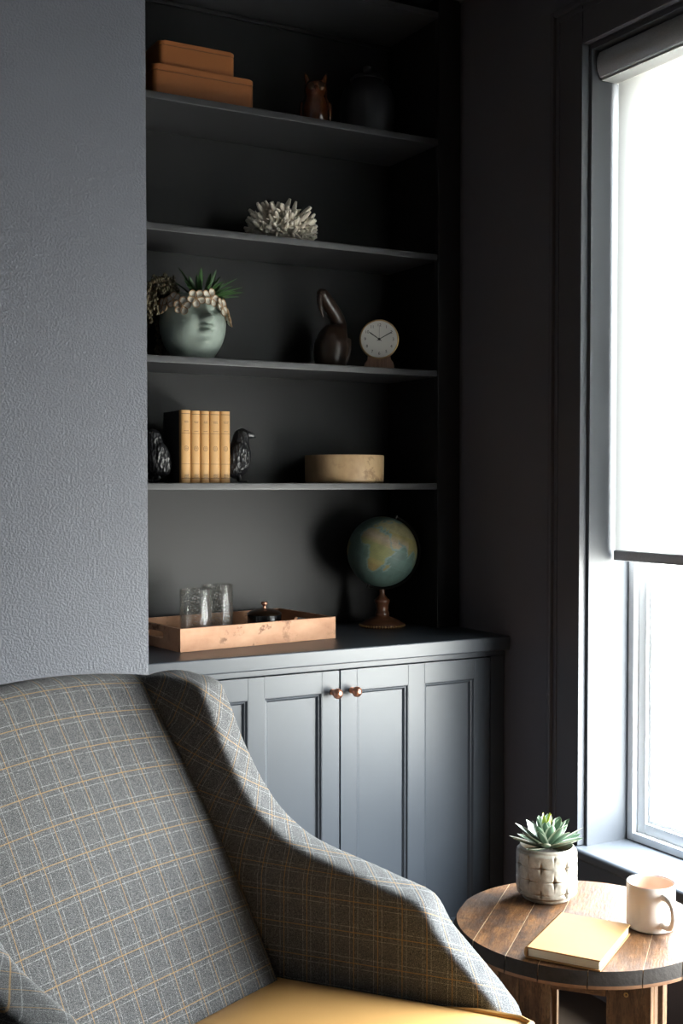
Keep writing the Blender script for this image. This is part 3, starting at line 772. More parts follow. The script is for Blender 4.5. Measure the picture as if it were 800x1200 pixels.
# ------------------------------------------------------------------ globe
gl = thing('desk_globe', 'teal desk globe on a turned wooden stand at the end of the countertop', 'globe', (1.857, 3.060, CT))
GC = Vector((0, 0, .2265)); GR = .1055
AFR = [(37,10),(35,-2),(33,-8),(28,-13),(21,-17),(15,-17),(10,-15),(5,-9),(4.5,-2),(6,3),(4,8),(1,9),(-5,12),(-12,14),(-18,12),(-28,16),(-34,18),(-34,25),(-29,32),(-24,35),(-18,37),(-14,40.5),(-6,39),(0,43),(11,51),(11,44),(15,40),(21,37),(28,33.5),(31,32),(31,25),(33,20),(31,19),(33,11)]
MDG = [(-12,49),(-16,50.5),(-25,47),(-25,44),(-20,44),(-16,45)]
EUA = [(36,-6),(37,-9),(43,-9),(43,-2),(48,-4),(51,2),(53,6),(57,8),(55,11),(54,18),(59,22),(60,28),(66,24),(65,21),(60,17),(56,14),(58,7),(62,5),(70,20),(71,28),(68,40),(68,55),(72,70),(76,100),(73,130),(70,160),(66,178),(60,165),(52,158),(60,155),(55,137),(43,132),(39,128),(35,129),(38,125),(40,121),(30,122),(23,116),(20,107),(12,109),(9,105),(13,100),(2,103),(8,98),(16,97),(22,91),(16,81),(8,77),(20,73),(25,67),(25,57),(30,49),(24,52),(22,60),(17,55),(13,45),(21,39),(29,35),(36,36),(37,28),(41,27),(40,24),(36,22),(42,19),(45,13),(40,18),(38,16),(44,9),(43,4),(37,-1)]
AUS = [(-12,131),(-17,139),(-11,142),(-20,148),(-28,153),(-37,150),(-38,141),(-32,133),(-34,120),(-22,114),(-15,125)]
SAM = [(12,-72),(8,-60),(0,-50),(-6,-35),(-13,-39),(-23,-42),(-34,-54),(-40,-62),(-52,-69),(-50,-75),(-18,-70),(-5,-81),(3,-78)]
NAM = [(70,-160),(71,-125),(68,-90),(60,-94),(55,-80),(62,-75),(52,-56),(45,-65),(35,-76),(25,-80),(30,-90),(20,-97),(21,-87),(9,-79),(17,-100),(32,-117),(48,-124),(59,-140),(56,-160),(65,-166)]
GRN = [(60,-44),(70,-54),(80,-60),(82,-30),(70,-22)]
ISL = [[(50,-5),(58,-6),(57,-2),(51,1)], [(5,96),(-6,105),(-3,106),(4,98)], [(7,117),(0,109),(-4,115),(4,118)], [(-1,131),(-3,141),(-10,148),(-8,138)], [(45,142),(35,140),(31,131),(36,136)], [(10,80),(6,81),(8,82)]]
POLY = [AFR, MDG, EUA, AUS, SAM, NAM, GRN] + ISL
def inside(la, lo, P):
    c = False; n = len(P)
    for i in range(n):
        a1, o1 = P[i]; a2, o2 = P[i-1]
        if (a1 > la) != (a2 > la) and lo < (o2-o1)*(la-a1)/(a2-a1) + o1: c = not c
    return c
def mapcol(la, lo):
    j = noise.noise(Vector((la*.16, lo*.16, 3)))*1.8; j2 = noise.noise(Vector((la*.16, lo*.16, 9)))*1.8
    land = any(inside(la+j, lo+j2, P) for P in POLY)
    nz = noise.noise(Vector((la*.09, lo*.09, 1))); hf = noise.noise(Vector((la*.9, lo*.9, 5)))
    if land:
        des = max(0, min(1, 1-abs(la-23)/14))*(1 if -20 < lo < 75 else 0)
        c = Vector((.36, .30, .10)).lerp(Vector((.46, .36, .27)), des)
        if -12 < la < 12: c = c.lerp(Vector((.27, .31, .11)), .6)
        if la > 40: c = c.lerp(Vector((.40, .37, .22)), .6)
        if la < -20: c = c.lerp(Vector((.40, .26, .09)), .6)
        c *= 1 + .25*nz + .22*hf
    else:
        near = any(inside(la+dy, lo+dx, P) for P in POLY[:3] for dy, dx in ((3, 0), (-3, 0), (0, 3.2), (0, -3.2)))
        c = Vector((.105, .195, .170)) if not near else Vector((.21, .31, .30))
        c *= 1 + .25*nz + .10*hf
        if abs((la/15) - round(la/15)) < .03 or abs((lo/15) - round(lo/15)) < .03: c *= 1.18
    c *= .62
    return (max(0, c.x), max(0, c.y), max(0, c.z), 1)
m = MB(); nu_, nv_ = 220, 110; verts = []
for j in range(nv_+1):
    la = -90 + 180*j/nv_; row = []
    for i in range(nu_ if 0 < j < nv_ else 1):
        lo = -180 + 360*i/nu_
        row.append((m.bm.verts.new(Vector((math.cos(R(la))*math.cos(R(lo)), math.cos(R(la))*math.sin(R(lo)), math.sin(R(la))))*GR), la, lo))
    verts.append(row)
for j in range(nv_):
    for i in range(nu_):
        A, B_ = verts[j], verts[j+1]; k = (i+1) % nu_
        if len(A) == 1: m.bm.faces.new((A[0][0], B_[k][0], B_[i][0]))
        elif len(B_) == 1: m.bm.faces.new((A[i][0], A[k][0], B_[0][0]))
        else: m.bm.faces.new((A[i][0], A[k][0], B_[k][0], B_[i][0]))
cols = [mapcol(la, lo) for row in verts for _, la, lo in row]
mm, t, b = newmat('printed_globe_map'); at = N(t, 'ShaderNodeAttribute'); at.attribute_name = 'map'
t.links.new(mix(t, mth(t, 'MULTIPLY', noi(t, objco(t), 120, 3), .35), at.outputs['Color'], (.12, .13, .10)), b.inputs['Base Color']); b.inputs['Roughness'].default_value = .55
go = m.build('sphere', mm, gl, 80)
ca = go.data.color_attributes.new('map', 'FLOAT_COLOR', 'POINT')
ca.data.foreach_set('color', [x for c in cols for x in c])
go.location = GC
# turn the map so that Africa looks at the room; the axis leans to the right of the window side
view = Vector((-1.857, -3.060, .2)).normalized()
lon0, lat0 = 31, -1
Rv = Matrix.Rotation(math.atan2(view.y, view.x) - R(lon0), 4, 'Z')
ax = Vector((view.x, view.y, 0)).normalized()
go.rotation_euler = (Matrix.Rotation(-R(22), 4, ax) @ Rv).to_euler()
pole = (Matrix.Rotation(-R(22), 3, ax) @ Vector((0, 0, 1))); 
if pole.dot(Vector((.87, -.49, 0))) < 0:
    go.rotation_euler = (Matrix.Rotation(R(22), 4, ax) @ Rv).to_euler(); pole = Matrix.Rotation(R(22), 3, ax) @ Vector((0, 0, 1))
side = Vector((pole.x, pole.y, 0)).normalized()      # the half meridian passes on the side the pole leans to
side = (side - pole*side.dot(pole)).normalized()
arcp = [GC + (pole*math.cos(a) + side*math.sin(a))*(GR+.006) for a in [PI*i/32 for i in range(33)]]
m = MB(); m.tube(arcp, .0032, 8); m.tube([GC+pole*(GR+.001), GC+pole*(GR+.012)], .004, 10); m.tube([GC-pole*(GR+.001), GC-pole*(GR+.012)], .0045, 10)
m.build('meridian_arm', IRON, gl)
MB().lathe([(0, 0), (.062, 0), (.066, .003), (.0665, .008), (.064, .012), (.060, .0135), (.052, .020), (.036, .027), (.024, .031), (.0205, .034), (.0225, .039), (.0205, .044), (.0175, .050), (.0185, .066), (.0225, .075), (.0235, .081), (.018, .086), (.012, .092), (.0085, .098), (.0085, .1130), (0, .1130)], 44).build('stand', REDWOOD, gl, 60)
m = MB()
for i in range(48):
    a = 2*PI*i/48; m.ball((.0665*math.cos(a), .0665*math.sin(a), .0065), .0036, seg=8, rings=6)
o = m.build('beaded_rim', BRASS, gl); o['label'] = 'beaded brass rim'

# ------------------------------------------------------------------ lowest shelf: books, bird bookends, wooden bowl
s1 = SHZ[0]+.0004
wb = .0282
def textmesh(txt, size, mtx, nm, m_, parent, ext=.0002):
    cu_ = bpy.data.curves.new(nm, 'FONT'); cu_.body = txt; cu_.size = size; cu_.align_x = 'CENTER'; cu_.align_y = 'CENTER'; cu_.extrude = ext
    ot = bpy.data.objects.new(nm+'_tmp', cu_); C.objects.link(ot); bpy.context.view_layer.update()
    me = bpy.data.meshes.new_from_object(ot.evaluated_get(bpy.context.evaluated_depsgraph_get())); bpy.data.objects.remove(ot)
    me.transform(mtx)
    return me
def make_book(i, x, hgt, dep, wdt, label):
    t = thing('book', label, 'book', (x, 3.000, s1), 0, 'tan books between the bird bookends')
    MB().box(.0012, .0040, .004, dep, 0, hgt, .0006).build('cover_board', COVERDK, t); MB().box(wdt-.0040, wdt-.0012, .004, dep, 0, hgt, .0006).build('cover_board', COVERDK, t)
    MB().box(.0042, wdt-.0042, .005, dep-.004, .003, hgt-.003, 0).build('pages', PAGES, t)
    P = [(.0004, .016)] + [(wdt/2 - (wdt/2-.0004)*math.cos(PI*k/12), .0062*(1-math.sin(PI*k/12))) for k in range(13)] + [(wdt-.0004, .016), (wdt-.0016, .016), (wdt-.004, .0055), (wdt/2, .0030), (.004, .0055), (.0016, .016)]
    MB().prism(P, hgt).build('spine', SPINE, t, 60)
    pr = MB(); rv = random.Random(i)
    def band(z, hh, x0=.06, x1=.94):
        n = 12
        def f(a, b):
            xx = wdt*(x0+(x1-x0)*a); c = (xx/wdt-.5)*2*(wdt/2)/(wdt/2-.0004); c = max(-1, min(1, c))
            return Vector((xx, .0062*(1-math.sqrt(max(0, 1-c*c))) - .00025, z + hh*b))
        pr.grid(f, n, 1)
    band(hgt-.010, .0016); band(hgt-.062, .0010); band(.050, .0010); band(.011, .0016)
    # title and author lines, as small broken strokes
    for z0, rows in ((hgt-.030, 2), (hgt-.056, 1), (.021, 3)):
        for rw in range(rows):
            xx = .26 + rv.uniform(0, .08)
            while xx < .72:
                ww = rv.uniform(.03, .08); band(z0 - rw*.0034, .0017, xx, xx+ww); xx += ww+.025
    # round emblem
    rg = [Vector((wdt/2 + .0058*math.cos(2*PI*k/22), 0, hgt*.475 + .0066*math.sin(2*PI*k/22))) for k in range(22)]
    for q in rg: q.y = .0062*(1-math.sqrt(max(0, 1-((q.x/wdt-.5)*2)**2))) - .0002
    pr.tube(rg, .0005, 5, True)
    band(hgt*.475-.0005, .001, .36, .64); band(hgt*.475-.0035, .0008, .40, .60); band(hgt*.475+.0025, .0008, .40, .58)
    pr.build('spine_print', PRINT, t)['kind'] = 'stuff'
    return t
LB = ['first tan book from the textured wall, its dark cover showing', 'second tan book of the row, next to the dark covered one', 'middle tan book of the five between the bookends', 'fourth tan book of the row, wider spine than the middle one', 'tan book touching the beaked bird bookend']
x = 1.1925
for i, wd_ in enumerate((.0290, .0270, .0265, .0305, .0295)):
    make_book(i, x, (.1945, .1935, .1935, .194, .1945)[i], .135, wd_, LB[i]); x += wd_+.0004
XB1 = x
def raven(name, label, loc, rz, h=.152, bw=1.0, look=0):
    t = thing(name, label, 'bookend', loc, rz, 'black bird bookends')
    k = h/.152
    m = MB()
    # body: stacked rings along a bent axis, beak towards +x
    ax_ = [(-.012, .012, .0), (-.010, .018, .020), (-.006, .034, .032), (-.003, .056, .036), (0, .080, .0345), (.003, .100, .028), (.0055, .114, .0235), (.007, .124, .0220), (.009, .134, .0212), (.010, .143, .0165), (.0105, .149, .0080), (.0105, .1515, .0)]
    ns = 36; rings = []
    for (cx_, cz, rr_) in ax_:
        if rr_ == 0: rings.append([m.bm.verts.new((cx_*k, 0, cz*k))]); continue
        ring = []
        for q in range(ns):
            a = 2*PI*q/ns; fe = 1 + .035*math.cos(9*a + cz*160)*(1 if cz < .11 else .3)
            ring.append(m.bm.verts.new(((cx_ + rr_*fe*math.cos(a)*1.02)*k, rr_*fe*math.sin(a)*bw*k, cz*k)))
        rings.append(ring)
    for A, B_ in zip(rings, rings[1:]):
        for q in range(ns):
            j = (q+1) % ns
            if len(A) == 1: m.bm.faces.new((A[0], B_[j], B_[q]))
            elif len(B_) == 1: m.bm.faces.new((A[q], A[j], B_[0]))
            else: m.bm.faces.new((A[q], A[j], B_[j], B_[q]))
    bmesh.ops.recalc_face_normals(m.bm, faces=m.bm.faces[:])
    m.build('body', FEATHER, t, 80)
    Rl = Matrix.Rotation(look, 4, 'Z')
    m = MB(); m.tube([Rl @ Vector((.018, 0, .1325))*k, Rl @ Vector((.030, 0, .1325))*k, Rl @ Vector((.041, 0, .1300))*k, Rl @ Vector((.0495, 0, .1255))*k], [.0125*k, .0105*k, .0068*k, .0008], 10); m.build('beak', RAVEN, t, 60)
    for sg in (-1, 1):
        m = MB(); m.ball(Rl @ Vector((.0225*k, .0155*sg*k, .1395*k)), .0030, seg=10, rings=8); m.build('eye', BLACKM, t)
        # folded wing of overlapping feathers
        m = MB(); m.ball((-.006*k, sg*.0275*bw*k, .066*k), 1, (.024*k, .0105*k, .046*k), 20, 14, Matrix.Rotation(R(14), 3, 'Y')); m.build('wing', FEATHER, t, 70)
        m = MB()
        m.tube([(.000*k, .014*sg*k, .022*k), (.003*k, .015*sg*k, .006*k)], [.006*k, .0045*k], 8)
        for da in (-.4, 0, .4):
            m.tube([(.003*k, .015*sg*k, .0055), (.003*k + .022*math.cos(da)*k, .015*sg*k + .022*math.sin(da)*k, .0042)], [.0042, .0030], 8)
        m.build('foot', RAVEN, t, 60)
    m = MB(); Mt = Matrix.Translation((-.020*k, 0, .034*k)) @ Matrix.Rotation(R(180), 4, 'Z') @ Matrix.Rotation(R(48), 4, 'Y')
    leafmesh(m, .036*k, .016*k, .004, 0, Mt); m.build('tail', RAVEN, t, 60)
    return t
raven('bird_bookend', 'black bird bookend with a pointed beak, at the open end of the book row', (XB1+.0425, 3.045, s1), R(-18), .153, 1.0)
raven('bird_bookend', 'black bird bookend half hidden by the textured wall beside the dark book cover', (1.145, 3.062, s1), R(192), .146, 1.05, -.3)
wb_ = MB(); rB = .1165
wb_.lathe([(0, 0), (rB-.004, 0), (rB-.001, .002), (rB, .006), (rB+.001, .078), (rB-.0005, .081), (rB-.007, .0815), (rB-.0085, .079), (rB-.010, .016), (rB-.02, .010), (0, .010)], 72)
tag(wb_.build('wooden_bowl', TURNED, None, 50, (1.741, 3.085, s1)), 'round straight-sided pale wooden bowl on the lowest shelf', 'bowl')

# ------------------------------------------------------------------ second shelf: face planter, pelican, clock
s2 = SHZ[1]+.0004
fp = thing('face_planter', 'sage face-shaped planter with flower wreath, spiky and trailing plants', 'plant', (1.253, 3.065, s2))
FAZ = math.atan2(-.985, .02)          # where the face looks
def gs(v, s): return math.exp(-(v/s)**2)
def headr(z):                          # radius of the plain head by height
    pts = [(0, .050), (.006, .054), (.02, .064), (.045, .080), (.075, .089), (.105, .0915), (.13, .088), (.15, .080), (.168, .071), (.176, .069)]
    for (z0, r0), (z1, r1) in zip(pts, pts[1:]):
        if z <= z1:
            u = max(0, (z-z0)/(z1-z0)); return r0 + (r1-r0)*u
    return pts[-1][1]
def headr_s(z): return (headr(max(0, z-.008)) + headr(z) + headr(min(.176, z+.008)))/3
def facef(p, a):
    z = p.z; r = math.hypot(p.x, p.y)
    if r < .03 or z < .001: return p
    d = (a - FAZ + PI) % (2*PI) - PI; s = d*r       # arc distance from the face's midline
    k = 0
    k += .043*gs(s, .0112)*gs(z-.108, .0095) + .013*gs(s, .0085)*(.117 < z < .158)*(1-(z-.117)/.045)   # nose tip and ridge
    k += .008*(gs(s-.011, .006)+gs(s+.011, .006))*gs(z-.106, .006)       # nostril wings
    k += .0225*gs(s, .0135)*gs(z-.0865, .0050) + .0240*gs(s, .0125)*gs(z-.0730, .0055)   # lips
    k -= .007*gs(s, .016)*gs(z-.0798, .0022)
    k += .012*gs(s, .020)*gs(z-.044, .012)           # chin
    k += .006*(gs(s-.045, .022)+gs(s+.045, .022))*gs(z-.095, .022)       # cheeks
    k -= .014*(gs(s-.030, .015)+gs(s+.030, .014))*gs(z-.132, .010)       # eye sockets
    return Vector((p.x*(1+k/r), p.y*(1+k/r), z))
prof = [(0, 0), (.047, 0)] + [(headr_s(.002+.172*i/70), .002+.172*i/70) for i in range(71)] + [(.066, .176), (.062, .174), (.060, .160), (0, .158)]
MB().lathe(prof, 150, disp=facef).build('planter', SAGE, fp, 80)['label'] = 'sage crackle glazed head with nose and lips'
# ears are hidden by the wreath; flowers of five cupped petals round the brow
rf = random.Random(11)
def petal(c, nrm, ang, L, Wd):
    z = nrm.normalized(); x = Vector((0, 0, 1)); x = (x - z*x.dot(z)).normalized(); y = z.cross(x)
    d = x*math.cos(ang) + y*math.sin(ang); e2 = z.cross(d)
    m = MB()
    def f(sg):
        def g(a, q):
            rr_ = q; th = 2*PI*a
            px_ = L*(.52 + .52*rr_*math.cos(th)); py_ = Wd*rr_*math.sin(th)*(.85+.25*math.cos(th))
            zz_ = .0075*rr_*rr_ + (.0032 if sg > 0 else 0)*(1-rr_**3) - (.0025*(1-rr_**3) if sg < 0 else 0)
            return c + d*px_ + e2*py_ + z*zz_
        return g
    m.grid(f(1), 14, 5, lambda a, q: (q, a)); m.grid(f(-1), 14, 5, lambda a, q: (q, a))
    bmesh.ops.remove_doubles(m.bm, verts=m.bm.verts[:], dist=1e-6); bmesh.ops.recalc_face_normals(m.bm, faces=m.bm.faces[:])
    m.build('petal', PETAL, fp, 70)
for i, (da_, zc) in enumerate(((-150, .150), (-115, .146), (-82, .140), (-58, .154), (-40, .134), (-17, .157), (12, .161), (34, .141), (57, .118), (66, .152), (95, .142), (130, .150))):
    a = FAZ + R(da_)
    r = headr_s(zc) + .004; c = Vector((r*math.cos(a), r*math.sin(a), zc)); nrm = Vector((math.cos(a), math.sin(a), .25))
    a0 = rf.uniform(0, 6)
    for k in range(5): petal(c + nrm*.001, nrm, a0 + 2*PI*k/5, .0245*rf.uniform(.9, 1.15), .0118)
    m = MB(); m.ball(c + nrm*.005, .0038, seg=10, rings=6); m.build('flower_centre', BRASS, fp)
# spiky leaves at the back right, upright and arching
for i in range(24):
    az = FAZ + R(rf.uniform(-120, 150)); e_ = R(rf.uniform(14, 74)); L = rf.uniform(.062, .105)
    M = Matrix.Translation((.022 + .018*math.cos(az), -.004+.018*math.sin(az), .166)) @ Matrix.Rotation(az, 4, 'Z') @ Matrix.Rotation(-e_, 4, 'Y') @ Matrix.Rotation(rf.uniform(-.5, .5), 4, 'X')
    m = MB(); leafmesh(m, L, .0105, .0022, rf.uniform(-.25, .06), M, .35); m.build('leaf', AGAVE, fp, 70)
for L, az, e_ in ((.125, -20, 22), (.120, -30, 34), (.112, -50, 14), (.115, -8, 12), (.105, -70, 28)):
    M = Matrix.Translation((.020, -.004, .166)) @ Matrix.Rotation(R(az), 4, 'Z') @ Matrix.Rotation(-R(e_), 4, 'Y')
    m = MB(); leafmesh(m, L, .0105, .0022, -.06, M, .35); m.build('leaf', AGAVE, fp, 70)
# trailing strands on the side of the textured wall
for i in range(20):
    az = R(rf.uniform(105, 205)); r0 = rf.uniform(.03, .055)
    p0 = Vector((r0*math.cos(az)-.004, r0*math.sin(az), .168)); out = rf.uniform(.094, .135)
    drop = rf.choice((-.03, .0, .02, .05, .08, .11, .13)) if az < R(180) else rf.choice((-.03, .0, .03))
    top_ = .185 + rf.uniform(0, .050)
    pts = [p0, Vector((.070*math.cos(az), .070*math.sin(az), top_)), Vector((out*.93*math.cos(az), out*.93*math.sin(az), top_-.012-drop*.12)), Vector((out*math.cos(az), out*math.sin(az), .160-drop*.55)), Vector((out*.98*math.cos(az+.05), out*.98*math.sin(az+.05), .150-drop))]
    den = []
    for q in range(4):
        for s in range(6): den.append(pts[q].lerp(pts[q+1], s/6))
    den.append(pts[-1])
    den = [p for p in den if p.z > .008 and p.x > -.185]
    m = MB(); m.tube(den, .0011, 5); st = m.build('trailing_stem', STRINGT, fp)
    m = MB()
    for p in den[3:]:
        for _ in range(2):
            q = p + Vector((rf.uniform(-1, 1), rf.uniform(-1, 1), rf.uniform(-.6, .9)))*.0068
            m.ball(q, rf.uniform(.0026, .0042), (1, 1, 1.3), 7, 5)
    m.build('bead_leaves', STRING, st)['kind'] = 'stuff'

# pelican figurine
pl = thing('pelican_figurine', 'dark carved wooden bird figurine with a bent neck beside the clock', 'figurine', (1.700, 3.085, s2), R(20))
# +x is the way it faces (towards the textured wall after the turn)
def spline(pts, k=5):
    pts = [Vector(p) for p in pts]; out = []
    for i in range(len(pts)-1):
        p0 = pts[max(i-1, 0)]; p1 = pts[i]; p2 = pts[i+1]; p3 = pts[min(i+2, len(pts)-1)]
        for s in range(k):
            u = s/k; out.append(.5*((2*p1)+(p2-p0)*u+(2*p0-5*p1+4*p2-p3)*u*u+(3*p1-p0-3*p2+p3)*u**3))
    out.append(pts[-1]); return out
pz = [(-.004, 0, .0, .040), (-.004, 0, .012, .044), (-.006, 0, .040, .050), (-.002, 0, .070, .052), (.010, 0, .098, .043), (.024, 0, .118, .030), (.028, 0, .138, .0225), (.016, 0, .160, .0205), (-.006, 0, .182, .0200), (-.026, 0, .200, .0195), (-.040, 0, .213, .0180), (-.049, 0, .222, .0140), (-.053, 0, .229, .004)]
sp3 = spline([p[:3] for p in pz]); rd = [v.x for v in spline([(p[3], 0, 0) for p in pz])]
m = MB(); m.tube(sp3, [max(.002, r) for r in rd], 22)
for v in m.bm.verts: v.co.z = max(v.co.z, .0006)
m.build('body', DKWOOD, pl, 70)
m = MB(); m.tube([(-.050, 0, .214), (-.056, 0, .196), (-.050, 0, .172), (-.040, 0, .148)], [.010, .009, .0065, .002], 12); m.build('bill', DKWOOD, pl, 70)
for sg in (-1, 1):
    m = MB(); m.ball((-.047, .0135*sg, .218), .003, seg=8, rings=6); m.build('eye', BLACKM, pl)
    m = MB(); Mw = Matrix.Translation((.018, sg*.046, .090)) @ Matrix.Rotation(R(-90)*sg, 4, 'X') @ Matrix.Rotation(R(100)*sg, 4, 'Z'); leafmesh(m, .080, .026, .006, -.05, Mw); m.build('wing', DKWOOD, pl, 60)

# clock
ck = thing('mantel_clock', 'round white-faced clock with numerals on a brown wooden base', 'clock', (1.842, 3.055, s2), math.atan2(3.055, 1.842) - R(90) + R(4))
cz = .0925+.0005; cr_ = .0585
Mc = Matrix.Translation((0, 0, cz)) @ Matrix.Rotation(R(90), 4, 'X')       # dial looks along -y
MB().lathe([(0, -.014), (cr_-.004, -.014), (cr_-.001, -.011), (cr_, -.004), (cr_, .010), (cr_-.001, .0125), (cr_-.0032, .0130), (cr_-.0040, .0115), (cr_-.0040, .0095), (0, .0095)], 72, Mc).build('case', BRASS, ck, 50)['label'] = 'brass rimmed case'
MB().lathe([(0, .0102), (cr_-.0045, .0102), (cr_-.0045, .0097)], 64, Mc).build('dial', DIAL, ck, 50)['label'] = 'white dial'
allm = bmesh.new()
for h in range(1, 13):
    a = R(90-30*h); rr_ = cr_*.715
    me = textmesh(str(h), .0125, Mc @ Matrix.Translation((rr_*math.cos(a), rr_*math.sin(a), .0106)), 'numeral', INK, ck); allm.from_mesh(me); bpy.data.meshes.remove(me)
m = MB(); m.bm.free(); m.bm = allm; m.build('numerals', INK, ck, flat=True)
def hand(nm, ang, L, w_, z, back=.008):
    Mh = Mc @ Matrix.Rotation(R(90-ang), 4, 'Z')
    m = MB(); m.prism([(-back, -w_*.6), (L*.8, -w_), (L, 0), (L*.8, w_), (-back, w_*.6)], .0005, Mh @ Matrix.Translation((0, 0, z))); return m.build(nm, INK, ck)
hand('hour_hand', 305, cr_*.66, .0016, .0112); hand('minute_hand', 60, cr_*.80, .0014, .0119); hand('second_hand', 0, cr_*.72, .0004, .0126, 0)
MB().lathe([(0, .0105), (.0038, .0105), (.0038, .0138), (0, .0138)], 18, Mc).build('hub', INK, ck)
m = MB(); n = 40
prf_ = [(-.044, 0), (.044, 0), (.0445, .012), (.041, .024), (.034, .033)]
arcb = [(cr_*math.sin(a)*1.012, cz - cr_*math.cos(a)*1.012) for a in [R(34 - 68*i/16) for i in range(17)]]
m.prism(prf_ + arcb + [(-.034, .033), (-.041, .024), (-.0445, .012)], .036, Matrix(((1, 0, 0, 0), (0, 0, -1, .018), (0, 1, 0, 0), (0, 0, 0, 1)))); m.build('base', CLOCKBASE, ck, 30)['label'] = 'brown ribbed wooden base'
m = MB()
for i in range(13): m.box(-.0385+.0064*i-.0009, -.0385+.0064*i+.0009, -.0195, -.0181, .003, .023, .0004)
m.build('rib', CLOCKBASE, ck)['kind'] = 'stuff'

# ------------------------------------------------------------------ third shelf: coral
s3 = SHZ[2]+.0004
rc = random.Random(5)
m = MB(); m.ball((0, 0, .034), 1, (.066, .054, .033), 24, 14)
def finger(p, d, L, r0):
    pts = []; rs = []
    bend = Vector((rc.uniform(-1, 1), rc.uniform(-1, 1), rc.uniform(-.2, 1)))*.16
    for k in range(6):
        s = k/5; pts.append(p + d*L*s + bend*L*s*s); rs.append(r0*(1-.40*s)*(1 if k < 5 else .60))
    m.tube(pts, rs, 7)
    for _ in range(4):
        k = rc.randint(1, 3); side_ = d.orthogonal(); side_.rotate(Matrix.Rotation(rc.uniform(0, 6.28), 3, d)); dd = (d*.8+side_*.7).normalized()
        m.tube([pts[k] + side_*rs[k]*.4, pts[k] + side_*rs[k]*.6 + dd*r0*1.1, pts[k] + side_*rs[k]*.6 + dd*r0*1.9], [r0*.42, r0*.36, r0*.14], 5)
nb_ = 104
for i in range(nb_):
    y_ = 1 - (i+.5)/nb_*1.30; ph = i*2.39996
    rad = math.sqrt(max(0, 1-y_*y_)); d = Vector((rad*math.cos(ph), rad*math.sin(ph), y_))
    p = Vector((d.x*.062, d.y*.050, .034 + d.z*.030))
    dd = Vector((d.x, d.y, d.z*.9+.25)).normalized(); dd += Vector((rc.uniform(-1, 1), rc.uniform(-1, 1), rc.uniform(-1, 1)))*.16; dd.normalize()
    L = rc.uniform(.030, .052) + .018*max(0, d.z)
    if p.z + dd.z*L < .006: dd.z = abs(dd.z)*.5; p.z = max(p.z, .012)
    finger(p, dd, L, rc.uniform(.0088, .0112))
for v in m.bm.verts:
    if v.co.z < .001: v.co.z = .001
tag(m.build('coral', CORALM, None, 70, (1.527, 3.070, s3)), 'cream branching coral cluster alone on its shelf', 'coral')

# ------------------------------------------------------------------ top shelf: leather boxes, owl, jar
s4 = SHZ[3]+.0004
def lbox(name, label, x0, x1, y0, y1, z, h):
    t = thing(name, label, 'box', ((x0+x1)/2, (y0+y1)/2, z), 0, 'orange leather boxes on the top shelf')
    a, b_ = (x1-x0)/2, (y1-y0)/2
    def rrect(a, b_, r):
        out = []
        for cx_, cy_, s0 in ((a-r, b_-r, 0), (-a+r, b_-r, 90), (-a+r, -b_+r, 180), (a-r, -b_+r, 270)):
            for k in range(7): an = R(s0+15*k); out.append((cx_+r*math.cos(an), cy_+r*math.sin(an)))
        return out
    MB().prism(rrect(a, b_, .014), h*.80).build('body', BOXLEATHER, t, 30)
    MB().prism(rrect(a-.0015, b_-.0015, .013), .0022, Matrix.Translation((0, 0, h*.80+.0001))).build('seam', BOXSTITCH, t, 30)
    m = MB(); m.prism(rrect(a+.0006, b_+.0006, .0145), h*.20-.0024, Matrix.Translation((0, 0, h*.80+.0024)), .0035, 3); m.build('lid', BOXLEATHER, t, 40)
    return t
lbox('leather_box', 'larger orange leather box, lower of the two stacked on the top shelf', 1.118, 1.410, 3.000, 3.190, s4, .090)
lbox('leather_box', 'smaller orange leather box lying on top of the larger one', 1.140, 1.357, 3.008, 3.180, s4+.0905, .066)
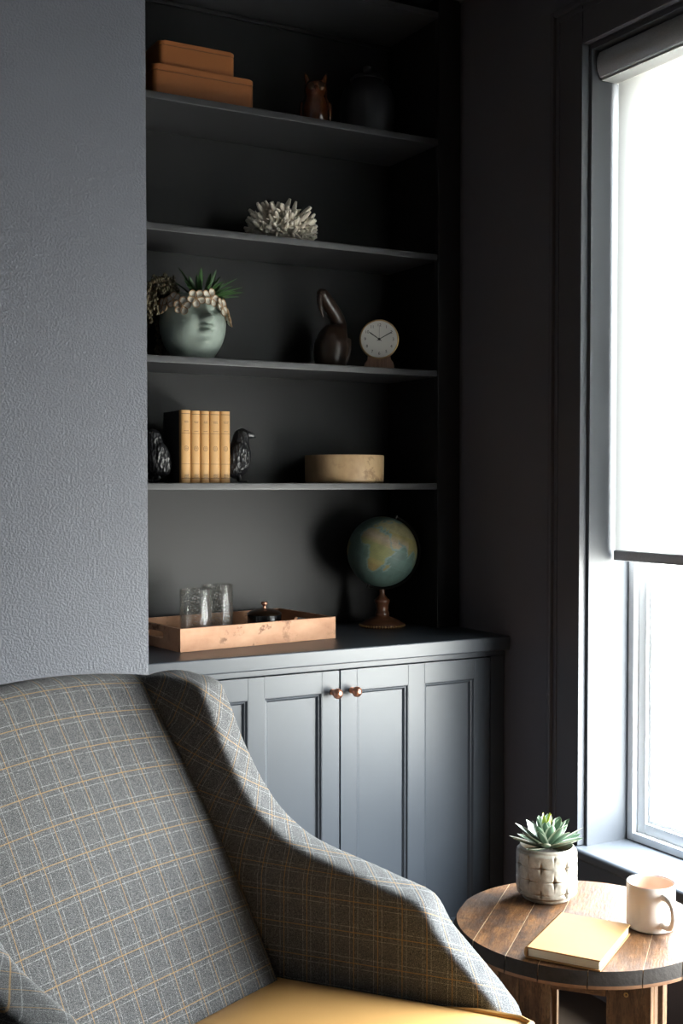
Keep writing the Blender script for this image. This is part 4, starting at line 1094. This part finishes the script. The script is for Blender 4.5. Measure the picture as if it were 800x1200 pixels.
ow = thing('owl_figurine', 'shiny amber brown owl figurine on the dark top shelf', 'figurine', (1.640, 3.075, s4), R(-25))
m = MB(); m.lathe([(0, .004), (.022, .004), (.034, .014), (.041, .038), (.043, .062), (.039, .084), (.033, .098), (.0315, .106), (.034, .118), (.033, .132), (.026, .143), (.012, .149), (0, .150)], 32); m.build('body', AMBER, ow, 80)
for sg in (-1, 1):
    m = MB(); m.tube([(.020*sg, -.004, .138), (.027*sg, -.005, .156), (.031*sg, -.004, .170)], [.010, .007, .0012], 10); m.build('ear_tuft', AMBER, ow, 70)
    m = MB(); m.lathe([(0, .004), (.0045, .0042), (.0100, .0015), (.0115, 0), (0, 0)], 18, Matrix.Translation((.0135*sg, -.0305, .124)) @ Matrix.Rotation(R(90), 4, 'X')); m.build('eye', BRONZE, ow, 60)
    m = MB(); Mw = Matrix.Translation((.034*sg, .004, .092)) @ Matrix.Rotation(R(90)*sg, 4, 'Z') @ Matrix.Rotation(R(0), 4, 'X'); m.ball((.040*sg, .004, .056), .034, (.28, .62, 1.05), 16, 10); m.build('wing', AMBER, ow, 70)
    m = MB(); 
    for k in (-1, 0, 1): m.tube([(.014*sg + .006*k, -.030, .009), (.014*sg + .007*k, -.043, .0055)], [.0052, .004], 8)
    m.build('foot', AMBER, ow, 70)
m = MB(); m.tube([(0, -.033, .120), (0, -.041, .115), (0, -.041, .108)], [.006, .0045, .001], 10); m.build('beak', AMBER, ow, 70)
jr = thing('lidded_jar', 'black lidded jar in the dark corner of the top shelf', 'jar', (1.825, 3.095, s4))
MB().lathe([(0, 0), (.060, 0), (.066, .004), (.078, .040), (.084, .085), (.082, .125), (.070, .155), (.050, .172), (.046, .182), (.044, .182), (.044, .172), (.06, .15), (0, .14)], 48).build('body', JARM, jr, 60)
MB().lathe([(0, .1823), (.050, .1823), (.051, .187), (.042, .196), (.020, .203), (0, .204)], 40).build('lid', JARM, jr, 60)
MB().lathe([(0, .2035), (.006, .2035), (.006, .208), (.012, .213), (.013, .219), (.009, .225), (0, .226)], 24).build('knob', JARM, jr, 60)
